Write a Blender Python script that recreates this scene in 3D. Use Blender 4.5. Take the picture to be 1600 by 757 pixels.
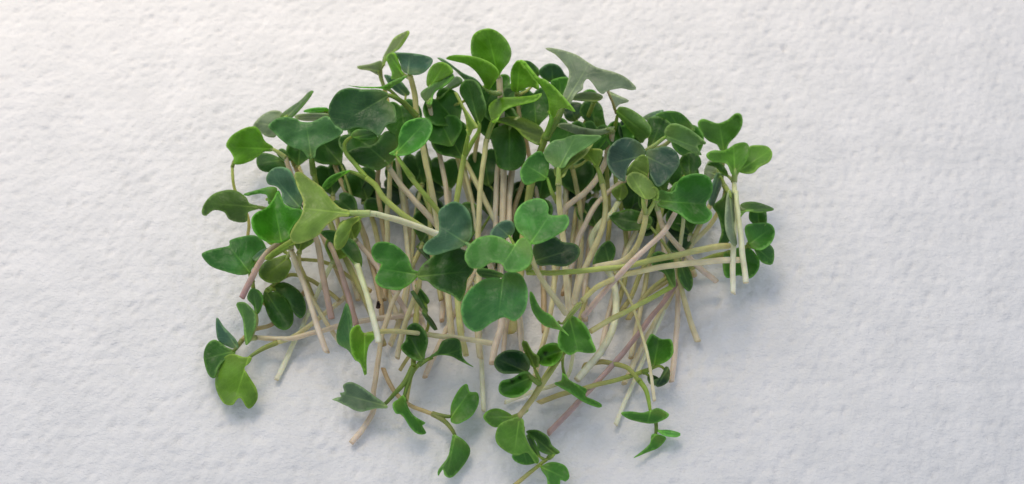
import bpy, math, random
import numpy as np
from mathutils import Vector, noise
from mathutils.geometry import delaunay_2d_cdt

for o in list(bpy.data.objects):
    bpy.data.objects.remove(o, do_unlink=True)
scene = bpy.context.scene
col = scene.collection
random.seed(7)

# ------------------------------------------------------------------ camera
TILT = math.radians(30.0)            # off the vertical
HFOV = math.radians(50.0)
TAN = math.tan(HFOV / 2)
DIST = 0.100 / TAN                   # the frame is about 20 cm wide on the towel
CAM = Vector((0, -DIST * math.sin(TILT), DIST * math.cos(TILT)))
FWD = Vector((0, math.sin(TILT), -math.cos(TILT)))
UP = Vector((0, math.cos(TILT), math.sin(TILT)))
cd = bpy.data.cameras.new('camera')
cam = bpy.data.objects.new('camera', cd)
col.objects.link(cam)
cam.location = CAM
cam.rotation_euler = (TILT, 0, 0)
cd.angle = HFOV
cd.clip_start = 0.005
cd.clip_end = 20
cd.dof.use_dof = True
cd.dof.focus_distance = DIST - 0.020
cd.dof.aperture_fstop = cd.lens / 2.0
scene.camera = cam

# ------------------------------------------------------------------ light
world = bpy.data.worlds.new('World')
scene.world = world
world.use_nodes = True
bgn = world.node_tree.nodes['Background']
bgn.inputs['Color'].default_value = (0.78, 0.85, 1.0, 1)
bgn.inputs['Strength'].default_value = 0.60


def area(name, loc, target, size, power, colour):
    ld = bpy.data.lights.new(name, 'AREA')
    ld.shape = 'RECTANGLE'
    ld.size, ld.size_y = size
    ld.energy = power
    ld.color = colour
    o = bpy.data.objects.new(name, ld)
    col.objects.link(o)
    o.location = loc
    o.rotation_euler = (Vector(target) - Vector(loc)).to_track_quat('-Z', 'Y').to_euler()
    return o


area('window_light', (-0.16, 0.26, 0.42), (-0.02, 0.03, 0), (0.46, 0.40), 1.15, (1.0, 0.96, 0.90))
sl = bpy.data.lights.new('warm_lamp', 'SPOT')       # warm pool of light across the far side of the towel
sl.energy = 12.5
sl.color = (1.0, 0.80, 0.56)
sl.spot_size = math.radians(54.5)
sl.spot_blend = 0.15
sl.shadow_soft_size = 0.14
so = bpy.data.objects.new('warm_lamp', sl)
col.objects.link(so)
so.location = (-0.15, 0.42, 0.55)
so.rotation_euler = (Vector((-0.085, 0.320, 0)) - Vector(so.location)).to_track_quat('-Z', 'Y').to_euler()
vs = scene.view_settings
vs.view_transform = 'Standard'
vs.look = 'None'
vs.exposure = 0.06
vs.gamma = 1.0
vs.use_curve_mapping = False
scene.cycles.max_bounces = 10
scene.cycles.diffuse_bounces = 5
scene.cycles.transmission_bounces = 8
scene.cycles.use_denoising = True


# ------------------------------------------------------------------ helpers
def lin(c):
    return tuple(((v / 255) / 12.92 if v / 255 <= 0.04045 else ((v / 255 + 0.055) / 1.055) ** 2.4) for v in c)


def place(x, y, h):
    """spot on the layout sheet (1600 x 757 units over the towel) at h millimetres above the towel"""
    u = (x - 800) / 800 * TAN
    v = (378.5 - y) / 800 * TAN
    d = FWD + Vector((u, 0, 0)) + UP * v
    t = (h * 0.001 - CAM.z) / d.z
    return CAM + d * t


def unit(p):
    """metres per layout unit at point p"""
    return (p - CAM).dot(FWD) * TAN / 800


def spline(pts, step, closed=False):
    """Catmull-Rom through the points, about one sample per step (first two coordinates)"""
    n = len(pts)
    out = []
    segs = n if closed else n - 1
    for i in range(segs):
        if closed:
            p0, p1, p2, p3 = (pts[(i + k - 1) % n] for k in range(4))
        else:
            p0, p1, p2, p3 = (pts[min(max(i + k - 1, 0), n - 1)] for k in range(4))
        L = math.hypot(p2[0] - p1[0], p2[1] - p1[1])
        m = max(1, int(round(L / step)))
        for j in range(m):
            t = j / m
            out.append(tuple(0.5 * (2 * b + (c - a) * t + (2 * a - 5 * b + 4 * c - d) * t * t
                                    + (3 * b - a - 3 * c + d) * t ** 3)
                             for a, b, c, d in zip(p0, p1, p2, p3)))
    if not closed:
        out.append(tuple(pts[-1]))
    return out


def mesh_object(name, verts, faces, cols, mat, parent, origin, extra=None):
    me = bpy.data.meshes.new(name)
    me.from_pydata([tuple(v - origin) for v in verts], [], faces)
    if cols is not None:
        at = me.color_attributes.new('Col', 'FLOAT_COLOR', 'POINT')
        at.data.foreach_set('color', [f for c in cols for f in (c[0], c[1], c[2], 1.0)])
    for k, vals in (extra or {}).items():
        me.attributes.new(k, 'FLOAT', 'POINT').data.foreach_set('value', vals)
    me.polygons.foreach_set('use_smooth', [True] * len(me.polygons))
    me.materials.append(mat)
    o = bpy.data.objects.new(name, me)
    col.objects.link(o)
    if parent is not None:
        o.parent = parent
    else:
        o.location = origin
    return o


# ------------------------------------------------------------------ materials
def new_mat(name):
    m = bpy.data.materials.new(name)
    m.use_nodes = True
    nt = m.node_tree
    return m, nt, nt.nodes, nt.links, nt.nodes['Principled BSDF'], nt.nodes['Material Output']


def leaf_material():
    m, nt, N, L, P, out = new_mat('leaf_tissue')

    def math_(op, a, b=None, c=None, clamp=False):
        n = N.new('ShaderNodeMath'); n.operation = op; n.use_clamp = clamp
        for i, v in enumerate((a, b, c)):
            if v is None:
                continue
            if isinstance(v, (int, float)):
                n.inputs[i].default_value = v
            else:
                L.new(v, n.inputs[i])
        return n.outputs[0]

    def attr(name):
        n = N.new('ShaderNodeAttribute'); n.attribute_name = name
        return n.outputs['Fac']

    at = N.new('ShaderNodeVertexColor'); at.layer_name = 'Col'
    tc = N.new('ShaderNodeTexCoord')
    sv, lv, wv = attr('along'), attr('across'), attr('half')
    n1 = N.new('ShaderNodeTexNoise'); n1.inputs['Scale'].default_value = 320; n1.inputs['Detail'].default_value = 6
    L.new(tc.outputs['Object'], n1.inputs['Vector'])
    al = math_('ABSOLUTE', lv)
    # midrib, thinning towards the tip
    rib = math_('SUBTRACT', 1.0, math_('DIVIDE', al, 2.0), clamp=True)
    rib = math_('MULTIPLY', rib, math_('MULTIPLY_ADD', sv, -0.95, 1.05, clamp=True))
    # side veins sweeping forward from the midrib
    ln = math_('DIVIDE', al, wv)
    ph = math_('MULTIPLY_ADD', math_('SUBTRACT', sv, math_('MULTIPLY', ln, 0.75)), 4.6, math_('MULTIPLY', n1.outputs['Fac'], 0.5))
    ph = math_('ADD', ph, math_('MULTIPLY', math_('SIGN', lv), 0.2))
    fr = math_('ABSOLUTE', math_('SUBTRACT', math_('FRACT', ph), 0.5))
    vein = math_('SUBTRACT', 1.0, math_('DIVIDE', fr, 0.055), clamp=True)
    vein = math_('MULTIPLY', vein, math_('SUBTRACT', 0.9, ln, clamp=True))
    vo = N.new('ShaderNodeTexVoronoi'); vo.inputs['Scale'].default_value = 950; vo.feature = 'DISTANCE_TO_EDGE'
    L.new(tc.outputs['Object'], vo.inputs['Vector'])
    net = math_('SUBTRACT', 1.0, math_('DIVIDE', vo.outputs['Distance'], 0.10), clamp=True)
    mask = math_('MAXIMUM', math_('MULTIPLY', rib, 0.75), math_('MAXIMUM', math_('MULTIPLY', vein, 0.32), math_('MULTIPLY', net, 0.07)))
    mr = N.new('ShaderNodeMapRange'); mr.inputs['From Min'].default_value = 0.3; mr.inputs['From Max'].default_value = 0.7
    mr.inputs['To Min'].default_value = 0.86; mr.inputs['To Max'].default_value = 1.12
    L.new(n1.outputs['Fac'], mr.inputs['Value'])
    mul = N.new('ShaderNodeVectorMath'); mul.operation = 'SCALE'
    L.new(at.outputs['Color'], mul.inputs[0]); L.new(mr.outputs['Result'], mul.inputs['Scale'])
    lite = N.new('ShaderNodeVectorMath'); lite.operation = 'MULTIPLY_ADD'
    lite.inputs[1].default_value = (1.8, 1.7, 1.5); lite.inputs[2].default_value = (0.12, 0.15, 0.05)
    L.new(at.outputs['Color'], lite.inputs[0])
    mixc = N.new('ShaderNodeMix'); mixc.data_type = 'RGBA'
    L.new(mask, mixc.inputs[0]); L.new(mul.outputs['Vector'], mixc.inputs[6]); L.new(lite.outputs['Vector'], mixc.inputs[7])
    L.new(mixc.outputs[2], P.inputs['Base Color'])
    ro = math_('MULTIPLY_ADD', n1.outputs['Fac'], 0.3, 0.25)
    L.new(ro, P.inputs['Roughness'])
    P.inputs['Specular IOR Level'].default_value = 0.45
    n2 = N.new('ShaderNodeTexNoise'); n2.inputs['Scale'].default_value = 1500; n2.inputs['Detail'].default_value = 3
    L.new(tc.outputs['Object'], n2.inputs['Vector'])
    ht = math_('SUBTRACT', n2.outputs['Fac'], math_('MULTIPLY', math_('MAXIMUM', rib, math_('MAXIMUM', math_('MULTIPLY', vein, 0.8), math_('MULTIPLY', net, 0.35))), 1.2))
    ht = math_('ADD', ht, math_('MULTIPLY', n1.outputs['Fac'], 1.6))
    bp = N.new('ShaderNodeBump'); bp.inputs['Strength'].default_value = 0.4; bp.inputs['Distance'].default_value = 0.00018
    L.new(ht, bp.inputs['Height'])
    L.new(bp.outputs['Normal'], P.inputs['Normal'])
    tr = N.new('ShaderNodeBsdfTranslucent')
    t2 = N.new('ShaderNodeVectorMath'); t2.operation = 'MULTIPLY_ADD'
    t2.inputs[1].default_value = (1.5, 1.35, 0.7); t2.inputs[2].default_value = (0.05, 0.085, 0.0)
    L.new(mixc.outputs[2], t2.inputs[0]); L.new(t2.outputs['Vector'], tr.inputs['Color'])
    mx = N.new('ShaderNodeMixShader'); mx.inputs['Fac'].default_value = 0.40
    L.new(P.outputs['BSDF'], mx.inputs[1]); L.new(tr.outputs['BSDF'], mx.inputs[2])
    L.new(mx.outputs['Shader'], out.inputs['Surface'])
    return m


def stem_material():
    m, nt, N, L, P, out = new_mat('stem_tissue')
    at = N.new('ShaderNodeVertexColor'); at.layer_name = 'Col'
    tc = N.new('ShaderNodeTexCoord')
    n1 = N.new('ShaderNodeTexNoise'); n1.inputs['Scale'].default_value = 500; n1.inputs['Detail'].default_value = 5
    L.new(tc.outputs['Object'], n1.inputs['Vector'])
    mr = N.new('ShaderNodeMapRange'); mr.inputs['From Min'].default_value = 0.3; mr.inputs['From Max'].default_value = 0.7
    mr.inputs['To Min'].default_value = 0.84; mr.inputs['To Max'].default_value = 1.12
    L.new(n1.outputs['Fac'], mr.inputs['Value'])
    mul = N.new('ShaderNodeVectorMath'); mul.operation = 'SCALE'
    L.new(at.outputs['Color'], mul.inputs[0]); L.new(mr.outputs['Result'], mul.inputs['Scale'])
    L.new(mul.outputs['Vector'], P.inputs['Base Color'])
    P.inputs['Roughness'].default_value = 0.5
    P.inputs['Specular IOR Level'].default_value = 0.35
    P.inputs['Subsurface Weight'].default_value = 0.7
    P.inputs['Subsurface Radius'].default_value = (1.0, 0.7, 0.4)
    P.inputs['Subsurface Scale'].default_value = 0.0018
    n2 = N.new('ShaderNodeTexNoise'); n2.inputs['Scale'].default_value = 2200
    L.new(tc.outputs['Object'], n2.inputs['Vector'])
    bp = N.new('ShaderNodeBump'); bp.inputs['Strength'].default_value = 0.25; bp.inputs['Distance'].default_value = 0.0001
    L.new(n2.outputs['Fac'], bp.inputs['Height']); L.new(bp.outputs['Normal'], P.inputs['Normal'])
    return m


def towel_material():
    m, nt, N, L, P, out = new_mat('paper_fibre')
    tc = N.new('ShaderNodeTexCoord')
    n1 = N.new('ShaderNodeTexNoise'); n1.inputs['Scale'].default_value = 120; n1.inputs['Detail'].default_value = 6
    L.new(tc.outputs['Object'], n1.inputs['Vector'])
    cr = N.new('ShaderNodeValToRGB')
    cr.color_ramp.elements[0].position = 0.3; cr.color_ramp.elements[0].color = (0.76, 0.755, 0.75, 1)
    cr.color_ramp.elements[1].position = 0.7; cr.color_ramp.elements[1].color = (0.83, 0.82, 0.812, 1)
    L.new(n1.outputs['Fac'], cr.inputs['Fac']); L.new(cr.outputs['Color'], P.inputs['Base Color'])
    P.inputs['Roughness'].default_value = 0.95
    P.inputs['Specular IOR Level'].default_value = 0.1
    mp = N.new('ShaderNodeMapping'); mp.inputs['Scale'].default_value = (0.7, 1.1, 1)
    mp.inputs['Rotation'].default_value = (0, 0, 0.15)
    L.new(tc.outputs['Object'], mp.inputs['Vector'])
    n2 = N.new('ShaderNodeTexNoise'); n2.inputs['Scale'].default_value = 1900; n2.inputs['Detail'].default_value = 6
    n2.inputs['Roughness'].default_value = 0.60
    L.new(mp.outputs['Vector'], n2.inputs['Vector'])
    bp = N.new('ShaderNodeBump'); bp.inputs['Strength'].default_value = 0.9; bp.inputs['Distance'].default_value = 0.00035
    L.new(n2.outputs['Fac'], bp.inputs['Height']); L.new(bp.outputs['Normal'], P.inputs['Normal'])
    return m


LEAF, STEM, TOWEL = leaf_material(), stem_material(), towel_material()


# ------------------------------------------------------------------ the paper towel
def axis(dense_lo, dense_hi, lo, hi, step):
    a = list(np.arange(dense_lo, dense_hi, step))
    s, v = step, a[-1]
    while v < hi:
        s *= 1.25; v += s; a.append(v)
    s, v, b = step, a[0], []
    while v > lo:
        s *= 1.25; v -= s; b.append(v)
    return np.array(b[::-1] + a)


def noise_tile(n, lo, hi, seed, aniso=1.0):
    """periodic band-passed noise; lo..hi are wavelengths in texels"""
    rs = np.random.RandomState(seed)
    f = np.fft.fft2(rs.randn(n, n))
    fx = np.fft.fftfreq(n)[None, :] * aniso
    fy = np.fft.fftfreq(n)[:, None]
    r = np.sqrt(fx * fx + fy * fy) + 1e-9
    g = np.exp(-(np.log(r * math.sqrt(lo * hi)) / math.log(hi / lo) * 1.6) ** 2)
    g[0, 0] = 0
    z = np.real(np.fft.ifft2(f * g))
    return z / z.std()


def build_towel():
    xs = axis(-0.150, 0.150, -0.60, 0.60, 0.00048)
    ys = axis(-0.070, 0.105, -0.50, 0.60, 0.00048)
    n, px = 512, 0.00048

    def samp(tile, sx=1.0, sy=1.0, off=0.0):
        ix = (np.floor(xs / px * sx + off).astype(int)) % n
        iy = (np.floor(ys / px * sy + off).astype(int)) % n
        return tile[np.ix_(iy, ix)]
    fine = samp(noise_tile(n, 2.2, 5, 1))
    mid = samp(noise_tile(n, 6, 14, 2), off=130)
    big = samp(noise_tile(n, 40, 120, 3), off=60)
    # embossed dimples on a jittered lattice, pressed to uneven depth
    rs = np.random.RandomState(6)
    tile = np.zeros((n, n))
    yy, xx = np.mgrid[-7:8, -7:8]
    sp = 5.6
    cells = int(n / sp)
    for a in range(cells):
        for b in range(cells):
            cx = (b + 0.5 * (a % 2)) * n / cells + rs.normal(0, 0.95)
            cy = a * n / cells + rs.normal(0, 0.95)
            d = max(0.0, rs.normal(0.5, 0.38))
            t = rs.normal(0.9, 0.5)
            fx, fy = cx - math.floor(cx), cy - math.floor(cy)
            u = (xx - fx) * math.cos(t) + (yy - fy) * math.sin(t)
            v = -(xx - fx) * math.sin(t) + (yy - fy) * math.cos(t)
            g = np.exp(-(u / 1.75) ** 2 - (v / 1.15) ** 2) * d
            tile[np.ix_((int(cy) + yy[:, 0]) % n, (int(cx) + xx[0]) % n)] -= g
    dimple = samp(tile)
    Z = fine * 0.000072 + mid * 0.000050 + big * 0.00012 + dimple * 0.00050
    Z -= np.percentile(Z, 90)
    X, Y = np.meshgrid(xs, ys)
    ny, nx = X.shape
    co = np.stack([X, Y, Z], -1).reshape(-1, 3)
    i = np.arange(ny * nx).reshape(ny, nx)
    q = np.stack([i[:-1, :-1], i[:-1, 1:], i[1:, 1:], i[1:, :-1]], -1).reshape(-1, 4)
    me = bpy.data.meshes.new('paper_towel')
    me.vertices.add(len(co)); me.vertices.foreach_set('co', co.ravel())
    me.loops.add(q.size); me.loops.foreach_set('vertex_index', q.ravel().astype(np.int32))
    me.polygons.add(len(q))
    me.polygons.foreach_set('loop_start', np.arange(0, q.size, 4, dtype=np.int32))
    me.polygons.foreach_set('use_smooth', np.ones(len(q), dtype=bool))
    me.update(calc_edges=True)
    me.materials.append(TOWEL)
    o = bpy.data.objects.new('paper_towel', me)
    col.objects.link(o)
    o['kind'] = 'structure'
    o['label'] = 'white embossed paper towel under the heap of sprouts'


build_towel()

# ------------------------------------------------------------------ sprouts
# leaf colours (sRGB)
LC = {
    'br': (92, 144, 34),     # bright fresh green
    'mg': (66, 124, 46),     # middle green
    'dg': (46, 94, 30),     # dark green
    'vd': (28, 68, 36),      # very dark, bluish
    'bg': (74, 112, 92),     # waxy blue green
    'pg': (134, 154, 126),   # pale grey green
    'yg': (136, 170, 74),    # yellow green underside
    'ol': (90, 120, 44),     # olive
    'lg': (84, 154, 66),     # light green
    'bn': (92, 78, 54),      # brown stalk
}
# stem colours: top, foot
SC = {
    'be': ((186, 184, 122), (218, 207, 176)),
    'gr': ((146, 172, 70), (204, 200, 144)),
    'pk': ((202, 190, 158), (214, 198, 180)),
    'pu': ((204, 188, 168), (198, 178, 166)),
    'pv': ((166, 142, 134), (194, 168, 164)),
    'pl': ((202, 208, 160), (226, 224, 200)),
    'ol': ((136, 158, 70), (188, 178, 126)),
    'pp': ((200, 186, 152), (172, 142, 138)),
    'br': ((166, 156, 106), (190, 170, 138)),
}


def tube(name, pts, r0, r1, c0, c1, parent, origin, step=5.0, sides=10, wob=0.10, cut=False):
    """round stalk through (x, y, h) points; radii in layout units; closed at both ends"""
    sp = spline(pts, step)
    jx = random.uniform(0, 90)
    m = len(sp) - 1
    if cut:
        sp = [(p[0] + 1.1 * noise.noise(Vector((jx, i * 0.16, 1))) * min(1, i / 4), p[1] + 1.1 * noise.noise(Vector((jx, i * 0.16, 5))) * min(1, i / 4), p[2])
              for i, p in enumerate(sp)]
    P = [place(*p) for p in sp]
    n = len(P)
    ph = random.uniform(0, 50)
    slant = random.uniform(-0.9, 0.9)
    verts, faces, cols = [], [], []
    prev = None
    for i in range(n):
        T = (P[min(i + 1, n - 1)] - P[max(i - 1, 0)]).normalized()
        if prev is None:
            nrm = T.orthogonal().normalized()
        else:
            nrm = (prev - T * prev.dot(T)).normalized()
        prev = nrm
        bi = T.cross(nrm)
        t = i / max(1, n - 1)
        r = (r0 + (r1 - r0) * t) * unit(P[i])
        r *= 1 + wob * noise.noise(Vector((ph, i * 0.13, 0))) + 0.02 * noise.noise(Vector((ph, i * 0.7, 3)))
        if cut and i > n - 3:
            r *= 1.0 if i == n - 2 else 0.93
        tt = min(1, max(0, t + 0.25 * noise.noise(Vector((ph, 7, i * 0.08)))))
        c = tuple(a + (b - a) * tt for a, b in zip(c0, c1))
        if cut and i == n - 1:
            c = (c[0] * 0.80, c[1] * 0.72, c[2] * 0.62)
        for k in range(sides):
            a = 2 * math.pi * k / sides
            rr = r * (1 + 0.05 * math.sin(2 * a + ph))
            verts.append(P[i] + (nrm * math.cos(a) + bi * math.sin(a)) * rr + (T * slant * rr * math.cos(a) if cut and i == n - 1 else T * 0))
            v = 1 + 0.07 * math.sin(a * 3 + ph)
            cols.append(tuple(x * v for x in c))
    for i in range(n - 1):
        for k in range(sides):
            a, b = i * sides + k, i * sides + (k + 1) % sides
            faces.append((a, b, b + sides, a + sides))
    for i, s in ((0, -1), (n - 1, 1)):
        T = (P[1] - P[0]) if i == 0 else (P[-1] - P[-2])
        ring = [i * sides + k for k in range(sides)]
        ci = len(verts)
        verts.append(P[i] + T.normalized() * s * unit(P[i]) * random.uniform(-1.2, 1.0))
        cols.append(tuple(min(1, x * 1.1) for x in cols[ring[0]]))
        for k in range(sides):
            a, b = ring[k], ring[(k + 1) % sides]
            faces.append((a, ci, b) if s < 0 else (a, b, ci))
    return mesh_object(name, verts, faces, cols, STEM, parent, origin)


def blade(pts, base, c, h0, h1, tilt, cup, tip, spots, parent, origin, seed):
    """one leaf blade: closed solid about 0.35 mm thick, curved through the given heights"""
    out = spline(pts, 3.2, closed=True)
    pa = np.array(out)
    cx, cy = pa.mean(0)
    b = np.array(base, float)
    t = np.array(tip, float) if tip else b + 2 * (np.array((cx, cy)) - b)
    ax = t - b
    Lx = np.linalg.norm(ax)
    ax /= Lx
    pr = np.array((-ax[1], ax[0]))
    lat = (pa - b) @ pr
    W = max(6.0, np.abs(lat).max())
    # inside points
    x0, y0 = pa.min(0); x1, y1 = pa.max(0)
    g = 4.0
    gx, gy = np.meshgrid(np.arange(x0, x1, g), np.arange(y0, y1, g * 0.87))
    gx[1::2] += g / 2
    gp = np.stack([gx.ravel(), gy.ravel()], -1)
    xa, ya = pa[:, 0], pa[:, 1]
    xb, yb = np.roll(xa, -1), np.roll(ya, -1)
    den = np.where(np.abs(yb - ya) < 1e-9, 1e-9, yb - ya)
    ins = (((ya > gp[:, 1:2]) != (yb > gp[:, 1:2])) &
           (gp[:, 0:1] < (xb - xa) * (gp[:, 1:2] - ya) / den + xa)).sum(1) % 2 == 1
    gp = gp[ins]
    fine = np.array(spline(pts, 1.0, closed=True))
    if len(gp):
        de = np.sqrt(((gp[:, None, :] - fine[None]) ** 2).sum(-1)).min(1)
        gp = gp[de > 1.7]
    allp = [Vector(p) for p in pa] + [Vector(p) for p in gp]
    n = len(pa)
    cv, ce, cf, *_ = delaunay_2d_cdt(allp, [], [list(range(n))], 1, 1e-5)
    Q = np.array([(v.x, v.y) for v in cv])
    s = np.clip(((Q - b) @ ax) / Lx, -0.2, 1.3)
    la = ((Q - b) @ pr)
    ln = la / W
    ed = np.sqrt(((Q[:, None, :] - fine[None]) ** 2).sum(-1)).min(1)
    c = np.array(lin(LC[c] if isinstance(c, str) else (c[0] * 0.95, c[1] * 0.94, c[2] * 0.90)))
    sat = 1 - c.min() / c.max()
    f = min(1, max(0, (sat - 0.55) / 0.3)) * (1 if c[1] < 0.3 else 0.15)
    c = np.minimum(1, c * (1 + f * (np.array((1.26, 1.18, 0.92)) - 1)))
    wax = c * 0.75 + np.array((0.055, 0.085, 0.062))
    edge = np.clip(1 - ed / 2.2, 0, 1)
    basew = np.clip(1 - (s + 0.02) / 0.36, 0, 1)
    top, low, ctop, clow = [], [], [], []
    pale = np.minimum(0.8, c * 2.1 + np.array((0.17, 0.21, 0.08)))  # lighter leaf margin, brightened further to paint in light caught along the rim
    lum = c.mean()
    under = np.minimum(1, c * 1.15 + np.array((0.05, 0.065, 0.015))) if lum < 0.16 else c * 0.72
    yellow = c * 0.5 + np.array((0.15, 0.20, 0.035))
    V = []
    for i in range(len(Q)):
        w = noise.noise(Vector((Q[i, 0] * 0.045, Q[i, 1] * 0.045, seed)))
        h = h0 + (h1 - h0) * s[i] + tilt * ln[i] + cup * 1.7 * ln[i] ** 2 + 0.62 * w
        h += 0.12 * noise.noise(Vector((Q[i, 0] * 0.16, Q[i, 1] * 0.16, seed + 9)))
        h -= 0.22 * math.exp(-(la[i] / 3.5) ** 2) * max(0, 1 - s[i])
        V.append(place(Q[i, 0], Q[i, 1], max(0.5, h)))
        bl = min(1, max(0, 0.15 + 1.1 * noise.noise(Vector((Q[i, 0] * 0.022, Q[i, 1] * 0.022, seed + 55)))))
        k = c + (wax - c) * 0.32 * bl
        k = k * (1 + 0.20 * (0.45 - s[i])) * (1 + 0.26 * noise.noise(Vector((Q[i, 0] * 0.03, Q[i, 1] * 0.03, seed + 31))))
        k = k + (yellow - k) * 0.7 * basew[i]
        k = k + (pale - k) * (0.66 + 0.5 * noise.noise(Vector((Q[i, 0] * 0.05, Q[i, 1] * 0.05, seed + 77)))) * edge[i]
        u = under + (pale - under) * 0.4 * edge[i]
        for sx, sy, sr in spots:
            d = math.hypot(Q[i, 0] - sx, Q[i, 1] - sy) / sr
            if d < 1.3:
                k = k * (0.15 + 0.85 * max(0, (d - 0.6) / 0.7) if d > 0.6 else 0.15)
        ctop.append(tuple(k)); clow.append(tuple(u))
    m = len(V)
    # vertex normals towards the viewer side, outline order
    nr = [Vector((0, 0, 0)) for _ in V]
    fl = []
    for f in cf:
        a, b2, c2 = (V[j] for j in f[:3])
        nn = (b2 - a).cross(c2 - a)
        if nn.dot(CAM - a) < 0:
            f = tuple(reversed(f)); nn = -nn
        fl.append(tuple(f))
        for j in f:
            nr[j] += nn
    th = 0.00036
    verts = list(V)
    for i in range(m):
        q = nr[i]
        q = q.normalized() if q.length > 0 else Vector((0, 0, 1))
        verts.append(V[i] - q * th * (0.5 + 0.5 * min(1, ed[i] / 5)))
    faces = fl + [tuple(j + m for j in reversed(f)) for f in fl]
    cnt = {}
    for f in fl:
        for a, b2 in zip(f, f[1:] + f[:1]):
            cnt[(a, b2)] = cnt.get((a, b2), 0) + 1
    for (a, b2) in list(cnt):
        if (b2, a) not in cnt:
            faces.append((b2, a, a + m, b2 + m))
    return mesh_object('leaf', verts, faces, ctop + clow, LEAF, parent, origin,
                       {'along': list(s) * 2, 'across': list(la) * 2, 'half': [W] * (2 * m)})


def heart(x, y, ang, L, W, lop=0.0):
    """outline of a notched two-lobed seed leaf from its base, heading ang degrees (90 = away)"""
    prof = [(0.0, 0.05), (0.14, 0.2), (0.36, 0.42), (0.62, 0.5), (0.88, 0.42), (1.0, 0.24), (0.96, 0.1)]
    c, sn = math.cos(math.radians(ang)), -math.sin(math.radians(ang))
    pts = [(s * L * (1 + lop), -w * W) for s, w in prof] + [(0.87 * L, 0)] + [(s * L * (1 - lop), w * W) for s, w in reversed(prof)]
    return [(x + a * c - b * sn, y + a * sn + b * c) for a, b in pts]


def heart_leaf(x, y, ang, L, W, c, h, h1, tilt=0.0, cup=0.8, pet=None, lop=0.0, **kw):
    t = math.radians(ang)
    return leaf(heart(x, y, ang, L, W, lop), (x, y), c, h, h1, tilt, cup, (x + math.cos(t) * L, y - math.sin(t) * L), pet, **kw)


def leaf(pts, base, c='mg', h=10, h1=None, tilt=0.0, cup=0.8, tip=None, pet=None, spots=(), pc=None, pr=(4.6, 4.0)):
    return dict(pts=pts, base=base, c=c, h=h, h1=h + 1 if h1 is None else h1, tilt=tilt, cup=cup,
                tip=tip, pet=pet, spots=spots, pc=pc, pr=pr)


GROUP = 'sprouts heaped on the paper towel'
seeds = [0]


def sprout(label, leaves, stem=None, r=6.3, sc='be', to=None, ends=None):
    """one seedling: stem, and leaves that each carry their own stalk.
    stem: (x, y, h) from the fork down to the cut foot; without it the stem sinks into the heap towards `to`"""
    if stem is None:
        lf = leaves[0]
        bx, by = (lf['pet'][0][0], lf['pet'][0][1]) if lf['pet'] else lf['base']
        bh = lf['pet'][0][2] if lf['pet'] else lf['h']
        tx, ty = to
        stem = [(bx, by, bh), (bx + (tx - bx) * 0.12, by + (ty - by) * 0.12, max(2.5, bh * 0.72)),
                (bx + (tx - bx) * 0.4 + random.uniform(-8, 8), by + (ty - by) * 0.4, max(1.6, bh * 0.36)),
                (tx, ty, random.uniform(1.1, 2.4))]
    foot = place(*stem[-1])
    origin = Vector((foot.x, foot.y, 0))
    root = bpy.data.objects.new('sprout', None)
    col.objects.link(root)
    root.location = origin
    root.empty_display_size = 0.004
    root['label'] = label
    root['category'] = 'sprout'
    root['group'] = GROUP
    c0, c1 = (lin(x) for x in SC[sc])
    tube('stem', stem, r * 0.66, r * 0.79, c0, c1, root, origin, cut=True)
    for lf in leaves:
        seeds[0] += 1
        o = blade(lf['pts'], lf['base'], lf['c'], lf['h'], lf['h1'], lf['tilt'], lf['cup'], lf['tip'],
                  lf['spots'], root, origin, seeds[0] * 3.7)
        b = lf['base']
        pet = lf['pet'] or [stem[0], (b[0], b[1], lf['h'])]
        pts = list(pet)
        if lf['tip']:
            d = np.array(lf['tip'], float) - np.array(b, float)
        else:
            d = 2 * (np.array(lf['pts']).mean(0) - np.array(b, float))
        dl = np.linalg.norm(d) or 1
        k = min(8.0, dl * 0.2)
        pts.append((b[0] + d[0] / dl * k, b[1] + d[1] / dl * k, lf['h'] + (lf['h1'] - lf['h']) * k / dl - 1.0))
        pts[-2] = (pts[-2][0], pts[-2][1], min(pts[-2][2], lf['h'] - 0.45))
        pc = lin(LC[lf['pc']]) if lf['pc'] else lin((132, 164, 70))
        tube('petiole', pts, lf['pr'][0], lf['pr'][1] * 0.55, tuple((a + e) / 2 for a, e in zip(c0, pc)), pc, o, origin, step=4, sides=8)
    return root


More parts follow.
